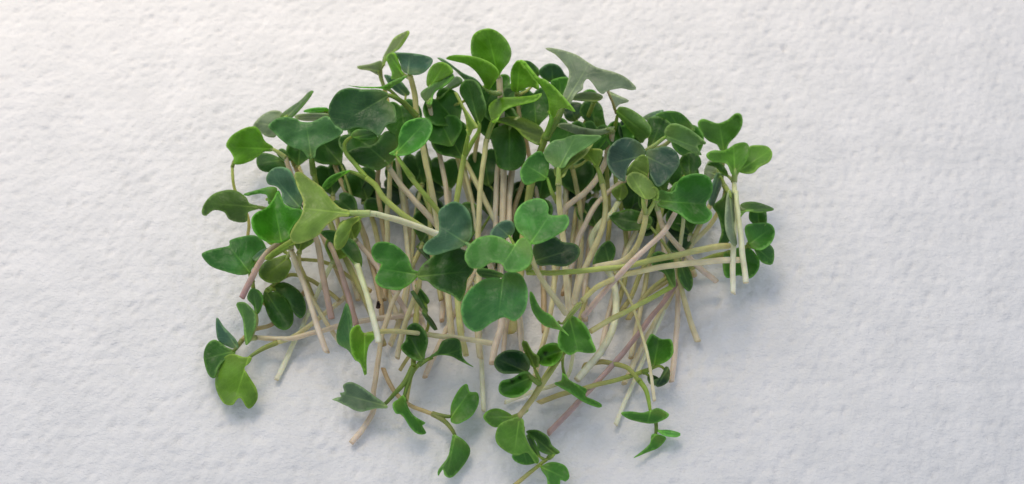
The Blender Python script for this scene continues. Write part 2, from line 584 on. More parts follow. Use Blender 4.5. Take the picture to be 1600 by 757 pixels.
# ---- top edge of the heap
sprout('sprout with tall round backlit leaf rising highest at the top of the heap', [
    leaf([(737,87),(736,64),(743,51),(759,45),(775,48),(791,62),(799,80),(796,96),(786,109),(780,119),(777,119),(772,107),(762,98),(749,91)], (779,120), 'br', 20, 27, 0, -1.5, (762,50), pc='yg'),
    leaf([(697,92),(706,87),(733,88),(757,95),(772,104),(779,115),(775,125),(768,136),(762,143),(758,140),(755,130),(743,112),(728,101),(709,96)], (761,141), 'br', 23, 25, 5, 1, (712,92), pet=[(781,146,18),(772,146,21),(762,142,23)], pc='br'),
], [(780,122,19),(782,149,17),(784,200,13),(787,266,10),(785,347,8),(782,430,6),(784,500,7),(774,540,8),(769,568,8)], r=7.5, sc='pk')
sprout('sprout with pale grey-green anvil-shaped leaf spreading at the upper right edge', [
    leaf([(852,76),(868,76),(899,85),(918,97),(934,106),(960,113),(979,122),(994,137),(989,141),(968,138),(949,142),(942,147),(934,142),(927,131),(918,123),(911,130),(910,139),(899,147),(893,158),(886,170),(877,166),(879,150),(886,131),(889,113),(883,102),(868,86)], (880,166), 'pg', 24, 27, 2, -2, (925,92), pet=[(851,218,21),(862,200,22),(873,182,23),(881,164,24)], pr=(7.5,8), pc='ol'),
    leaf([(812,95),(820,97),(839,120),(852,125),(870,141),(889,162),(898,175),(881,169),(871,173),(866,184),(858,184),(857,162),(852,146),(839,128),(824,109)], (862,182), 'br', 25, 29, 4, 0, (815,97), pet=[(851,218,21),(858,200,23),(862,184,25)], pr=(6,6), pc='br'),
], [(852,214,21),(846,232,19),(838,255,16),(829,292,12),(821,340,9),(815,400,7),(808,470,5),(800,520,4)], r=8.5, sc='ol')
sprout('sprout with thin curved leaf standing upright at the upper left of the heap', [
    leaf([(638,48),(632,50),(616,59),(606,75),(598,91),(596,107),(599,103),(606,88),(614,82),(624,75),(635,59),(639,51)], (597,108), 'ol', 17, 24, 4, 0, (636,50), pet=[(600,136,14),(596,122,15),(596,106,17)], pc='ol', pr=(3.5,3)),
    leaf([(558,105),(579,101),(595,96),(597,107),(592,118),(577,111),(563,109)], (594,112), 'pg', 16, 17, 3, 0, (558,105), pet=[(600,136,14),(595,124,15),(592,114,16)], pr=(3,3)),
], [(600,136,14),(608,170,11),(618,220,8),(625,280,6),(632,340,4),(640,420,3)], r=5, sc='be')
sprout('sprout with folded leaf hooded over its straight stem near the top left', [
    leaf([(611,82),(637,83),(661,86),(676,93),(669,107),(656,116),(640,116),(629,111),(624,96),(616,84)], (638,114), 'bg', 24, 25.5, 3, -1, (640,84), pet=[(641,122,22),(640,114,23.5)]),
    leaf([(603,91),(608,84),(616,84),(623,99),(627,111),(630,119),(619,124),(611,124),(612,115),(608,104)], (629,116), 'br', 22, 23, 4, 0, (608,86), pet=[(641,122,22),(634,119,22)], pr=(4,3)),
], [(641,119,23),(648,149,20),(652,183,18),(663,240,15),(678,316,12),(685,360,10),(694,420,7),(702,480,5),(706,530,3)], r=6.3, sc='be')
sprout('sprout with big dark round leaf lobed at its right side, upper left of the heap', [
    leaf([(513,174),(517,159),(529,144),(544,138),(566,140),(590,140),(603,144),(608,150),(604,157),(616,165),(619,181),(619,191),(606,194),(598,204),(591,212),(579,204),(557,199),(537,204),(522,194),(515,183)], (606,150), (60,108,66), 25, 24, 2, 1, (545,185), pet=[(651,182,19.5),(634,164,22),(618,153,24),(605,149,25)], spots=[], pc='ol', pr=(5.5,5)),
    leaf([(544,134),(566,136),(595,136),(611,128),(635,119),(627,128),(616,134),(606,142),(595,139),(566,138)], (608,140), 'mg', 24, 23, 2.5, 0, (545,134), pet=[(651,182,19.5),(628,160,22),(610,142,24)], pc='ol', pr=(4,4)),
], [(652,184,19),(660,215,15),(668,260,10),(672,330,7),(676,400,4),(690,470,3)], r=6, sc='ol')
sprout('sprout with cupped leaf pair facing each other left of the tall round leaf', [
    leaf([(666,128),(669,112),(677,101),(690,97),(702,103),(707,113),(696,121),(680,130),(669,136)], (671,138), 'br', 19, 24, 2, 0, (695,99), pet=[(671,164,17),(669,150,18),(671,138,19)]),
    leaf([(657,149),(661,141),(674,133),(690,122),(707,115),(709,119),(696,133),(682,141),(676,149),(674,162),(667,162)], (670,160), 'mg', 21, 24, 4, 0, (707,117), pet=[(671,166,18),(670,159,21)]),
], [(671,163,18),(674,186,16),(682,228,12),(689,250,10),(699,314,8),(703,380,6),(712,450,4),(722,520,2.5)], r=6, sc='pk')
sprout('sprout with dark inward-folded leaf behind the cupped pair, upper centre-left', [
    leaf([(682,146),(696,136),(711,120),(722,124),(717,133),(701,141),(690,152),(685,155)], (684,154), 'dg', 17, 19, 2, 0, (720,124)),
    leaf([(683,91),(696,96),(722,115),(743,125),(755,141),(743,144),(728,128),(709,109),(696,101)], (750,142), 'bg', 20, 21, 3, 0, (684,92), pet=[(695,170,14),(722,160,17),(750,143,20)], pr=(3,3)),
], [(690,165,14),(700,200,9),(718,260,6),(740,340,3),(752,420,2)], r=5, sc='be')
sprout('sprout with dark oval leaf and a bright blade seen edge-on below it, top centre', [
    leaf([(718,144),(722,129),(733,124),(746,130),(754,149),(759,170),(754,186),(746,195),(738,181),(728,162)], (748,194), 'dg', 22, 24, 3, 0.5, (730,126), pet=[(726,243,16),(738,222,18),(748,205,20),(749,193,22)], pc='yg'),
    leaf([(709,144),(713,145),(724,167),(735,183),(746,199),(738,203),(734,212),(730,212),(729,199),(725,178)], (732,211), 'yg', 23.5, 27, 3, 0, (711,145), pet=[(726,243,16),(729,225,20),(732,209,23.5)], pc='yg'),
], [(726,242,16.5),(722,260,15),(713,316,12),(710,345,10),(712,420,7),(718,508,6),(728,556,5)], r=6.3, sc='gr')
sprout('sprout with long straight stem and narrow edge-on leaf reaching right, top centre', [
    leaf([(763,170),(769,159),(782,153),(800,152),(828,150),(846,146),(837,157),(814,163),(796,168),(784,176),(776,189),(769,191)], (770,190), 'br', 21, 23, 4, 0, (842,147), pet=[(760,222,17.5),(764,205,19),(770,188,21)], pc='br'),
    leaf([(774,188),(791,183),(812,183),(833,191),(849,204),(845,225),(832,222),(818,213),(804,199),(786,192)], (776,189), 'ol', 17, 18, 4, 0, (846,216), pet=[(760,222,17.5),(766,205,17.5),(775,190,17)], pr=(3.5,3)),
], [(760,218,18),(757,240,17),(750,292,15),(748,340,13),(747,372,11),(748,430,8),(745,500,5),(750,560,3)], r=6.3, sc='be')
sprout('sprout with deep green cup leaf tucked behind the slanting bright blade, top centre-right', [
    leaf([(798,130),(798,112),(804,99),(812,95),(824,109),(839,128),(840,140),(828,136),(809,144),(799,141)], (808,144), 'br', 18, 23, 2, 1, (812,97)),
    leaf([(817,96),(828,96),(841,107),(844,116),(838,120),(826,108)], (840,120), 'dg', 17, 20, 0, 0, (820,96), pet=[(808,150,16),(826,140,16),(840,121,17)], pr=(3,3)),
], [(808,148,16),(812,190,13),(815,240,10),(818,277,8),(803,332,6),(795,400,4),(798,470,2)], r=5.6, sc='br')
sprout('sprout with round blue-green leaf peeking over the slanting blade, top right of centre', [
    leaf([(842,115),(849,104),(862,100),(875,105),(883,117),(887,124),(872,130),(854,127)], (864,130), 'bg', 17, 21, 0, 0, (862,101)),
    leaf([(860,128),(875,121),(887,122),(886,133),(878,152),(870,144)], (876,152), 'mg', 19, 21, 2, 0, (874,122), pet=[(868,165,15),(875,152,19)], pr=(4,3)),
], [(866,150,15),(870,190,11),(876,240,8),(884,300,5),(878,380,3),(862,460,2)], r=5.6, sc='be')
# ---- upper left
sprout('sprout with bright green lobed leaf at the far left of the upper row', [
    leaf([(353,227),(362,212),(382,201),(398,199),(407,207),(414,221),(426,230),(425,236),(412,238),(400,247),(382,256),(366,257),(365,247),(359,236)], (425,233), 'br', 13, 13.5, 3, 0.5, (358,230), pet=[(446,247,11),(436,239,12),(425,233,13)], pc='yg'),
    leaf([(402,244),(414,239),(437,247),(452,265),(440,268),(414,269),(402,260)], (440,250), 'dg', 10, 9, 0, -0.5, (405,256), pet=[(446,247,11),(441,249,10.5)]),
], [(446,247,11),(462,290,8),(490,345,7),(520,392,9),(541,452,9),(557,508,6)], r=6, sc='pp')
sprout('sprout with sharp dark leaf pointing up and right beside hazy pale leaf, upper left', [
    leaf([(489,142),(482,144),(469,157),(453,168),(440,178),(438,184),(446,188),(456,183),(469,170),(482,154)], (444,187), 'dg', 12, 17, 3, 0, (488,143)),
    leaf([(395,198),(406,183),(424,173),(439,175),(442,185),(434,196),(430,214),(414,212),(404,204)], (438,198), 'pg', 9, 9.5, 1, 0, (400,192), pet=[(446,208,8),(438,198,9)]),
], [(446,200,9),(455,230,6),(475,280,4),(510,340,3),(545,410,2),(575,470,1.5)], r=5.5, sc='be')
sprout('sprout with broad winged leaf on a green stalk, left of the big dark round leaf', [
    leaf([(420,197),(432,186),(448,183),(464,186),(469,190),(485,191),(498,186),(506,182),(514,183),(525,197),(535,205),(530,212),(517,220),(501,227),(494,234),(491,246),(481,246),(472,236),(453,228),(440,218),(429,207)], (486,244), (84,138,86), 20, 22, 0, 2, (478,190), pet=[(490,272,15),(488,258,18),(486,244,20)], pc='ol', pr=(5.5,6)),
], [(490,268,16),(497,300,11),(515,345,8),(540,405,6),(575,480,4),(600,540,3)], r=6, sc='ol')
sprout('sprout with two slim pale leaves seen edge-on above the winged leaf', [
    leaf([(460,183),(474,179),(511,179),(516,184),(495,189),(472,189)], (512,184), 'pg', 17, 16, 2, 0, (460,184)),
    leaf([(474,175),(490,170),(511,170),(514,177),(495,178)], (512,174), 'lg', 18, 17, 2, 0, (475,175)),
], [(514,184,15),(518,215,9),(524,261,7),(545,310,5),(567,360,4),(588,440,3),(598,500,2)], r=5.5, sc='br')
sprout('sprout with bright oval leaf on a thin yellow stalk, centre-left upper heap', [
    leaf([(608,240),(616,235),(622,228),(623,212),(632,194),(648,186),(661,184),(672,189),(675,202),(668,218),(657,230),(638,241),(620,243)], (618,240), (72,146,60), 22, 25, 0, 0.8, (666,190), pet=[(645,280,17),(632,262,20),(620,242,22)], pc='yg', pr=(5,4)),
], [(640,275,18),(660,300,16),(685,331,13),(700,352,10),(720,400,6),(738,460,4)], r=5.6, sc='gr')
sprout('sprout with large dark shaded leaf under the bright oval leaf, left of centre', [
    leaf([(541,240),(560,230),(585,225),(600,207),(615,205),(623,215),(622,232),(620,244),(605,258),(590,266),(575,262),(558,256)], (602,252), 'dg', 16, 17, 0, -1, (570,225), pet=[(607,262,14),(602,252,16)]),
], [(607,261,14),(622,284,13),(640,305,12),(664,332,11),(686,358,9),(705,390,6),(730,440,4)], r=6.3, sc='pk')
sprout('sprout with forked yellow stalks and a long diagonal stem, left of centre', [
    leaf([(548,212),(556,203),(575,202),(590,206),(586,216),(568,218),(556,216)], (560,214), 'mg', 20, 21, 0, 0, (588,208), pet=[(575,281,16),(556,258,17),(540,238,18),(540,222,19),(556,211,20)], pc='yg'),
    leaf([(504,293),(514,279),(530,271),(548,267),(533,277),(512,296)], (545,268), 'mg', 17, 16, 2, 0, (505,293), pet=[(575,281,16),(560,273,17),(545,268,17)], pc='ol', pr=(4,3)),
], [(572,278,16.5),(586,290,16),(600,310,15),(625,333,14),(650,350,13),(668,362,12),(700,388,8),(730,420,5)], r=6.6, sc='gr')
# ---- left flank
sprout('sprout with large yellow-green leaf underside on a pale stem bending right, left side', [
    leaf([(460,272),(469,269),(485,280),(503,293),(517,311),(532,325),(545,329),(545,337),(530,339),(511,351),(496,369),(472,380),(459,380),(453,369),(459,354),(470,338),(474,322),(472,309),(464,290)], (540,333), 'yg', 22, 23, 0, -1.5, (465,325), pet=[(578,334,21),(560,333,21.5),(540,333,22)], pc='yg', pr=(6,6)),
    leaf([(522,382),(525,361),(538,345),(562,338),(565,342),(551,353),(546,369),(538,385),(528,391)], (562,340), 'yg', 20, 20.5, 2, -0.5, (526,388), pet=[(590,335,20.5),(576,336,20),(561,340,20)], pc='yg', pr=(4,4)),
], [(575,334,21),(594,336,20),(640,350,17),(683,366,14),(700,374,12)], r=6.8, sc='pl')
sprout('sprout with saturated green cupped leaf touching the yellow-green leaf, left side', [
    leaf([(394,343),(402,332),(416,325),(427,311),(435,298),(443,317),(456,325),(469,327),(473,335),(459,351),(452,364),(453,372),(435,379),(414,376),(398,362)], (440,380), (66,140,34), 17, 18, -1, 2.5, (428,318), pet=[(437,381,15.5),(441,374,16)], pc='yg'),
], [(440,378,15),(425,388,14.5),(411,404,14),(394,432,12),(377,466,10)], r=6.3, sc='pp')
sprout('sprout with blue-green bent leaf above the cupped leaf, left side', [
    leaf([(416,277),(424,265),(437,261),(451,266),(459,280),(464,293),(473,309),(470,319),(466,326),(451,322),(441,311),(440,301),(432,292),(419,288)], (467,322), (82,130,104), 19, 19.5, 2, 1, (424,272), pet=[(476,345,13),(470,332,16),(467,323,18)]),
], [(476,342,13),(484,358,11),(495,377,11),(506,440,10),(518,499,7)], r=6.2, sc='pp')
sprout('sprout with dark olive drooping leaf at the far left edge, middle height', [
    leaf([(315,332),(320,317),(334,303),(355,297),(371,299),(385,309),(390,318),(408,324),(392,330),(386,334),(386,346),(374,348),(358,343),(350,332),(334,329),(321,338)], (404,324), (76,116,44), 12, 10, 2, -1, (330,318), pet=[(428,330,10),(416,327,11),(404,324,12)], pc='ol'),
    leaf([(381,303),(398,298),(422,292),(433,295),(430,309),(420,320),(417,306),(406,303),(387,306)], (424,314), 'mg', 13, 14, 1, 0, (384,303), pet=[(428,330,10),(425,315,13)]),
], [(426,329,10),(440,350,7),(452,385,5),(470,420,3),(490,470,2)], r=5.5, sc='ol')
sprout('sprout with thin dark stalk hanging below the bright leaf at far left', [
    leaf([(372,234),(380,218),(394,212),(404,224),(398,240),(382,244)], (378,242), 'dg', 8.5, 8, 0, 0, (398,216), pet=[(363,262,8),(367,250,8.5),(378,242,8.5)], pc='ol', pr=(3,3)),
], [(363,260,8),(364,280,8),(368,300,7),(384,330,6),(389,350,5),(387,372,4),(392,420,2)], r=3.4, sc='ol')
sprout('sprout with broad green leaf ribbed by a pale midvein, far left lower edge of crown', [
    leaf([(315,399),(324,392),(340,388),(358,384),(359,376),(377,370),(398,368),(411,377),(416,391),(406,401),(395,418),(388,428),(374,430),(353,425),(329,416)], (390,426), (62,126,60), 12, 13, -1, -1, (352,378), pet=[(394,440,8),(390,426,11)]),
    leaf([(394,404),(406,392),(418,388),(412,401),(402,407)], (400,406), 'bg', 13, 13.5, 1, 0, (416,389), pet=[(394,440,8),(400,407,12)], pr=(3,3)),
], [(394,438,8),(400,462,5),(420,480,3),(446,500,2)], r=5.2, sc='ol')
sprout('sprout with narrow leaf edge lit bright green below the cupped leaf', [
    leaf([(414,405),(427,393),(456,375),(461,383),(440,396),(422,406)], (456,382), 'yg', 16, 15, 2, 0, (415,405)),
    leaf([(404,425),(414,409),(434,402),(448,399),(455,414),(445,436),(426,443),(409,436)], (449,404), 'ol', 8, 7, 0, -0.5, (415,430), pet=[(456,390,9),(449,403,8)]),
], [(454,388,9),(462,412,10),(478,453,10),(498,516,8),(510,550,6)], r=6, sc='pk')
sprout('sprout with dark triangular leaf behind the small yellow leaf, left of centre', [
    leaf([(501,365),(520,360),(543,371),(557,381),(566,405),(560,419),(533,391)], (555,412), 'dg', 14, 15, 1, -0.5, (508,364), pet=[(559,418,14.5),(555,412,14)]),
], [(558,414,15),(570,450,15),(580,484,14.5),(592,536,13)], r=6.3, sc='pl')
# ---- centre
sprout('sprout with light clover-shaped leaf pair lying topmost in the middle of the heap', [
    leaf([(803,343),(808,327),(821,315),(840,310),(852,314),(857,324),(857,335),(871,337),(885,336),(889,345),(882,359),(861,372),(842,380),(830,381),(821,372),(808,359)], (829,380), 'lg', 29, 30, 1, 0.5, (862,332), pet=[(828,394,26),(828,380,28.5)], pc='lg'),
    leaf([(726,402),(730,388),(745,373),(766,368),(784,372),(799,381),(804,382),(811,374),(821,372),(829,380),(832,395),(829,411),(816,422),(800,425),(789,422),(784,413),(768,410),(752,419),(737,419),(729,411)], (806,382), (88,158,76), 29.5, 29.5, -1, 0.8, (784,416), pet=[(828,396,26),(816,388,28),(806,383,29)], pc='lg'),
], [(829,398,26),(842,430,23),(864,462,20),(885,491,16)], r=6.3, sc='be')
sprout('sprout with wide green butterfly-shaped leaf below the clover pair, centre', [
    leaf([(721,483),(726,464),(739,448),(758,436),(776,434),(785,436),(789,427),(803,425),(816,432),(824,454),(823,475),(816,491),(803,502),(789,496),(779,499),(766,506),(752,516),(739,517),(726,506)], (786,436), (68,134,74), 26, 25, 0, 1, (778,500), pet=[(806,440,21),(794,430,24),(786,436,25.5)], pc='lg'),
    leaf([(745,422),(766,422),(787,431),(774,436),(752,433)], (786,432), 'dg', 22, 21, 1, 0, (746,426), pet=[(806,440,21),(787,432,22)], pr=(3,3)),
], [(804,440,20),(808,470,15),(812,500,10),(815,530,7),(816,548,5)], r=6, sc='pk')
sprout('sprout with very dark leaf tucked right under the clover pair, centre', [
    leaf([(833,388),(845,377),(866,370),(879,378),(898,381),(906,390),(903,403),(885,415),(861,414),(840,413)], (836,408), 'vd', 23, 22.5, 0, 0.5, (900,388), pet=[(826,424,21),(832,412,22.5)], pc='ol'),
    leaf([(766,366),(774,353),(787,345),(800,347),(804,359),(798,369),(779,374)], (796,370), 'bg', 24, 24, 0, 0.5, (776,352), pet=[(826,424,21),(812,400,22.5),(797,371,24)], pc='yg', pr=(4,3)),
], [(824,426,21),(846,427,20),(888,425,19),(973,417,17),(1030,404,15),(1053,400,14),(1114,387,12),(1140,385,11)], r=6.8, sc='gr')
sprout('sprout with blue-green heart leaf on a short pale stalk, left of the clover pair', [
    leaf([(661,390),(668,377),(684,366),(686,351),(685,332),(694,322),(710,316),(726,324),(735,340),(737,359),(735,374),(723,385),(700,392),(676,398)], (728,380), (76,122,96), 24, 25, 0, 1.5, (684,352), pet=[(742,392,22.5),(735,386,23.5),(727,379,24)], pc='lg'),
], [(722,386,22),(736,391,22),(748,396,20),(764,412,16),(772,450,9),(766,500,5)], r=5.6, sc='pk')
sprout('sprout with bright heart leaf joined to a dark one, left of the butterfly leaf', [
    leaf([(580,394),(586,381),(602,378),(620,385),(636,400),(641,413),(645,422),(655,427),(644,440),(628,451),(612,452),(594,447),(586,437),(590,426),(596,414),(586,408)], (652,429), (62,130,48), 19, 19.5, 0, 1.2, (592,420), pet=[(660,433,17),(652,429,19)], pc='ol'),
    leaf([(652,428),(660,414),(672,404),(686,394),(710,388),(728,392),(738,413),(740,423),(730,437),(728,452),(720,470),(705,460),(681,450),(668,439),(658,437)], (656,432), (44,96,34), 20, 19, 0, 1, (736,424), pet=[(660,434,17),(656,432,19)], pc='yg', pr=(5,6), spots=[(666,416,3)]),
], [(658,433,17),(652,450,13),(645,474,10),(632,510,7),(620,560,4)], r=5.6, sc='be')
sprout('sprout with dark shrivelled leaves hanging under the bright heart leaf', [
    leaf([(641,456),(645,454),(662,478),(668,486),(664,488),(652,474)], (665,486), 'vd', 12, 13, 1, 0, (642,455)),
    leaf([(660,488),(666,490),(676,500),(684,515),(680,516),(670,504)], (663,489), 'vd', 12, 10, 1, 0, (683,515)),
    leaf([(648,446),(658,452),(668,464),(671,472),(663,478),(656,468)], (664,476), 'dg', 11, 13, 0, 0, (650,447)),
], [(664,487,11.5),(670,505,8),(662,528,6),(640,556,3),(624,580,2)], r=4, sc='ol')
sprout('sprout with deep round leaf between the central stems, above two thick pink stems', [
    leaf([(766,208),(786,196),(808,198),(820,220),(822,246),(811,263),(792,266),(777,260),(773,240)], (796,198), (58,114,46), 15.5, 13, 0, -1, (796,266), pet=[(812,185,13),(804,190,15),(797,199,15)]),
], [(812,186,13),(806,230,9),(797,290,8.5),(795,350,7.5),(796,420,6),(790,480,4)], r=7, sc='pk')
# ---- right of centre
sprout('sprout with light green folded leaf on an upright pale stem, right of centre', [
    leaf([(850,237),(863,221),(879,217),(897,211),(918,211),(939,213),(918,229),(902,239),(890,248),(880,262),(868,262),(860,256),(853,250)], (873,264), (104,156,96), 22, 24, 3, 1, (900,212), pet=[(873,290,20),(873,276,21),(873,263,22)], pc='yg', pr=(5.5,6)),
    leaf([(866,262),(880,252),(896,242),(910,234),(926,224),(914,242),(898,254),(888,262),(880,276),(868,276)], (873,274), (146,174,96), 20.5, 22.6, 2, 0, (918,230), pet=[(873,290,20),(873,274,20.6)], pc='yg'),
    leaf([(813,269),(824,248),(842,237),(852,244),(858,256),(854,279),(840,283),(821,288)], (854,278), (70,138,58), 19, 20, 0, 0.8, (822,258), pet=[(871,316,16),(862,300,18),(855,279,19)], pc='br'),
], [(873,286,20.5),(873,310,18),(876,340,16),(880,374,14),(884,423,13),(889,487,9)], r=6.3, sc='be')
sprout('sprout with small flared leaf on an arching stem beside the folded light leaf', [
    leaf([(903,243),(918,234),(939,234),(940,247),(935,260),(929,262),(924,254),(914,249)], (932,260), 'yg', 20, 21, 3, 0, (914,236), pet=[(942,290,17),(937,272,19),(932,259,20)], pc='yg', pr=(5,5)),
], [(941,286,17.5),(946,315,16),(944,345,14),(934,375,12),(923,400,10),(906,440,7),(897,477,4)], r=6, sc='be')
sprout('sprout with grey narrow leaf lying crosswise below the anvil-shaped leaf', [
    leaf([(870,197),(886,193),(910,200),(934,203),(960,199),(949,208),(931,213),(907,212),(886,205)], (955,202), 'pg', 19, 18, 2, 0, (872,197)),
    leaf([(923,229),(932,217),(944,206),(954,203),(946,221),(934,234)], (950,207), 'mg', 17, 15, 1, 0, (926,230)),
], [(957,206,16),(950,240,11),(934,277,10),(915,300,9),(896,315,8),(881,330,7),(858,372,4)], r=6.5, sc='pk')
sprout('sprout with small pale leaf under the notch of the anvil-shaped leaf', [
    leaf([(889,155),(907,146),(926,145),(942,151),(936,158),(915,159)], (930,158), 'pg', 20, 19, 2, 0, (890,154)),
    leaf([(905,150),(918,140),(930,142),(932,150),(920,156)], (926,154), 'mg', 17, 18, 0, 0, (910,146)),
], [(928,160,16),(920,180,12),(905,215,8),(892,262,5),(884,320,3),(876,400,2)], r=5.5, sc='ol')
sprout('sprout with dark wide leaf in the hollow left of the pinkish gap, upper right', [
    leaf([(912,160),(928,156),(940,166),(944,184),(946,200),(930,200),(916,190),(906,176)], (930,198), 'dg', 11, 13, 0, 0, (924,158)),
    leaf([(880,166),(892,160),(908,162),(912,176),(898,190),(884,186)], (900,188), 'vd', 9, 10, 0, 0, (888,164), pet=[(918,210,8),(900,188,9)]),
], [(924,206,8),(922,250,6),(912,310,4),(900,380,2.5),(880,460,1.8)], r=5.5, sc='br')
sprout('sprout with small pale leaf on thin stalk at right end of the anvil leaf', [
    leaf([(950,143),(968,150),(983,158),(968,163),(960,172),(956,160)], (952,146), 'pg', 19, 17, 1, 0, (982,158), pet=[(963,178,19),(959,165,20),(953,150,20),(949,142,19.6)], pr=(2.2,2.6), pc='bn'),
    leaf([(963,175),(968,167),(984,170),(1005,184),(1017,200),(1015,213),(1008,218),(1002,224),(989,211),(976,195),(965,181)], (966,176), (104,152,80), 20, 19, -3, -1, (1012,212), pet=[(958,210,13),(962,194,16),(966,178,19)], pr=(4,4)),
], [(958,206,13.5),(948,240,10),(950,290,6),(952,350,4),(946,420,2)], r=5, sc='ol')
sprout('sprout with round blue-grey leaf pair like spectacles, right part', [
    leaf([(949,250),(951,234),(963,220),(979,215),(997,221),(1008,234),(1008,244),(992,248),(983,258),(978,274),(976,283),(963,277),(952,263)], (1006,243), (60,96,84), 23, 24, 0, 0.6, (952,256), pet=[(1010,262,21),(1008,250,22.5)], pc='ol'),
    leaf([(1010,237),(1024,232),(1042,229),(1056,237),(1062,250),(1058,263),(1045,279),(1029,291),(1019,279),(1012,261)], (1011,245), (58,96,82), 23, 24, 0, 0.6, (1052,266), pet=[(1010,262,21),(1010,250,22.5)], pc='ol'),
    leaf([(979,269),(989,253),(1003,242),(1012,248),(1014,266),(1008,276),(992,271),(980,276)], (1010,272), 'ol', 23.5, 24.5, 1, 0, (985,258), pet=[(1010,285,20),(1010,273,23)], pr=(3,3)),
], [(1011,258,21),(1010,290,15),(1008,320,11),(1000,345,8),(985,380,5),(962,430,3)], r=5.5, sc='be')
sprout('sprout with pale yellow-green oval leaf below the spectacle pair, forked pale stalks', [
    leaf([(979,277),(989,269),(1005,273),(1019,285),(1025,298),(1024,307),(1011,312),(995,303),(982,290)], (1008,310), (132,168,82), 26, 27, 0, -0.8, (986,274), pet=[(1010,334,23),(1006,322,24.5),(1004,308,25.5)], pc='yg', pr=(4.5,4)),
    leaf([(1016,296),(1024,292),(1030,300),(1028,312),(1020,312)], (1023,312), 'ol', 25, 25.5, 0, 0, (1022,294), pet=[(1011,334,23),(1018,324,24),(1023,311,25)], pc='yg', pr=(4.5,4)),
], [(1010,332,23),(1006,355,21),(996,384,17),(976,407,13),(950,414,11),(930,418,9)], r=6.3, sc='be')
sprout('sprout with dark green round leaf behind the spectacle pair, upper right', [
    leaf([(1010,187),(1020,183),(1035,184),(1049,194),(1042,200),(1040,213),(1028,224),(1012,232),(1014,213),(1017,200)], (1018,230), 'dg', 17, 19, 1, 0, (1034,186)),
    leaf([(1025,180),(1043,174),(1062,176),(1078,190),(1086,204),(1067,203),(1049,196),(1038,186)], (1062,202), (66,122,44), 16, 20, 0, 0, (1046,175), pet=[(1018,236,14),(1040,226,14),(1062,203,16)]),
    leaf([(1004,184),(1018,176),(1036,172),(1030,179),(1014,187)], (1014,187), 'bg', 14, 16, 1, 0, (1034,173), pet=[(1018,236,14),(1014,210,14),(1014,188,14)], pr=(3,3)),
], [(1018,234,14),(1022,270,9),(1030,330,6),(1040,400,4),(1056,417,3.5),(1059,493,2.5),(1049,598,1.2)], r=5.8, sc='pk')
sprout('sprout with pale folded leaf on a bright green stalk, right of the spectacle pair', [
    leaf([(1038,209),(1042,198),(1054,194),(1072,200),(1091,213),(1103,225),(1090,228),(1096,243),(1075,235),(1057,225),(1043,219)], (1041,213), (120,164,100), 21, 20, -2, 0.5, (1098,234), pet=[(1006,238,19),(1022,228,20.5),(1041,214,21)], pc='br', pr=(4,4)),
], [(1008,237,19),(996,250,14),(985,275,9),(968,287,8.5),(948,303,8),(930,322,7.5),(914,352,7),(902,380,6),(890,430,3)], r=6, sc='pk')
sprout('sprout with large kidney-shaped leaf, shiny green, right side of the heap', [
    leaf([(1053,298),(1061,282),(1077,274),(1095,273),(1108,279),(1114,292),(1111,306),(1104,316),(1104,323),(1112,332),(1111,341),(1098,349),(1079,347),(1063,335),(1045,327),(1029,321),(1025,306),(1032,298),(1044,300)], (1030,314), (66,132,58), 22, 22.5, -0.6, 2.6, (1106,320), pet=[(1028,330,21),(1026,322,21.4),(1030,314,21.6)], pc='br'),
], [(1028,328,21),(1034,350,18),(1042,366,15),(1066,392,10),(1095,420,6),(1119,440,3)], r=6.3, sc='pk')
sprout('sprout with long mauve stem running down left from the kidney leaf', [
    leaf([(1062,250),(1078,238),(1091,242),(1096,256),(1088,268),(1090,274),(1072,277)], (1078,276), 'dg', 15, 16, 1, -0.5, (1076,240), pet=[(1060,320,15),(1072,296,14),(1078,277,15)]),
    leaf([(1048,304),(1052,288),(1062,284),(1068,292),(1060,304)], (1054,304), 'mg', 14, 15, 0, 0, (1060,286), pet=[(1060,320,15),(1054,305,14)]),
], [(1062,316,15),(1050,342,18),(1037,363,19.5),(1010,388,19),(983,414,18.5),(945,455,15),(910,496,12)], r=6.4, sc='pu')
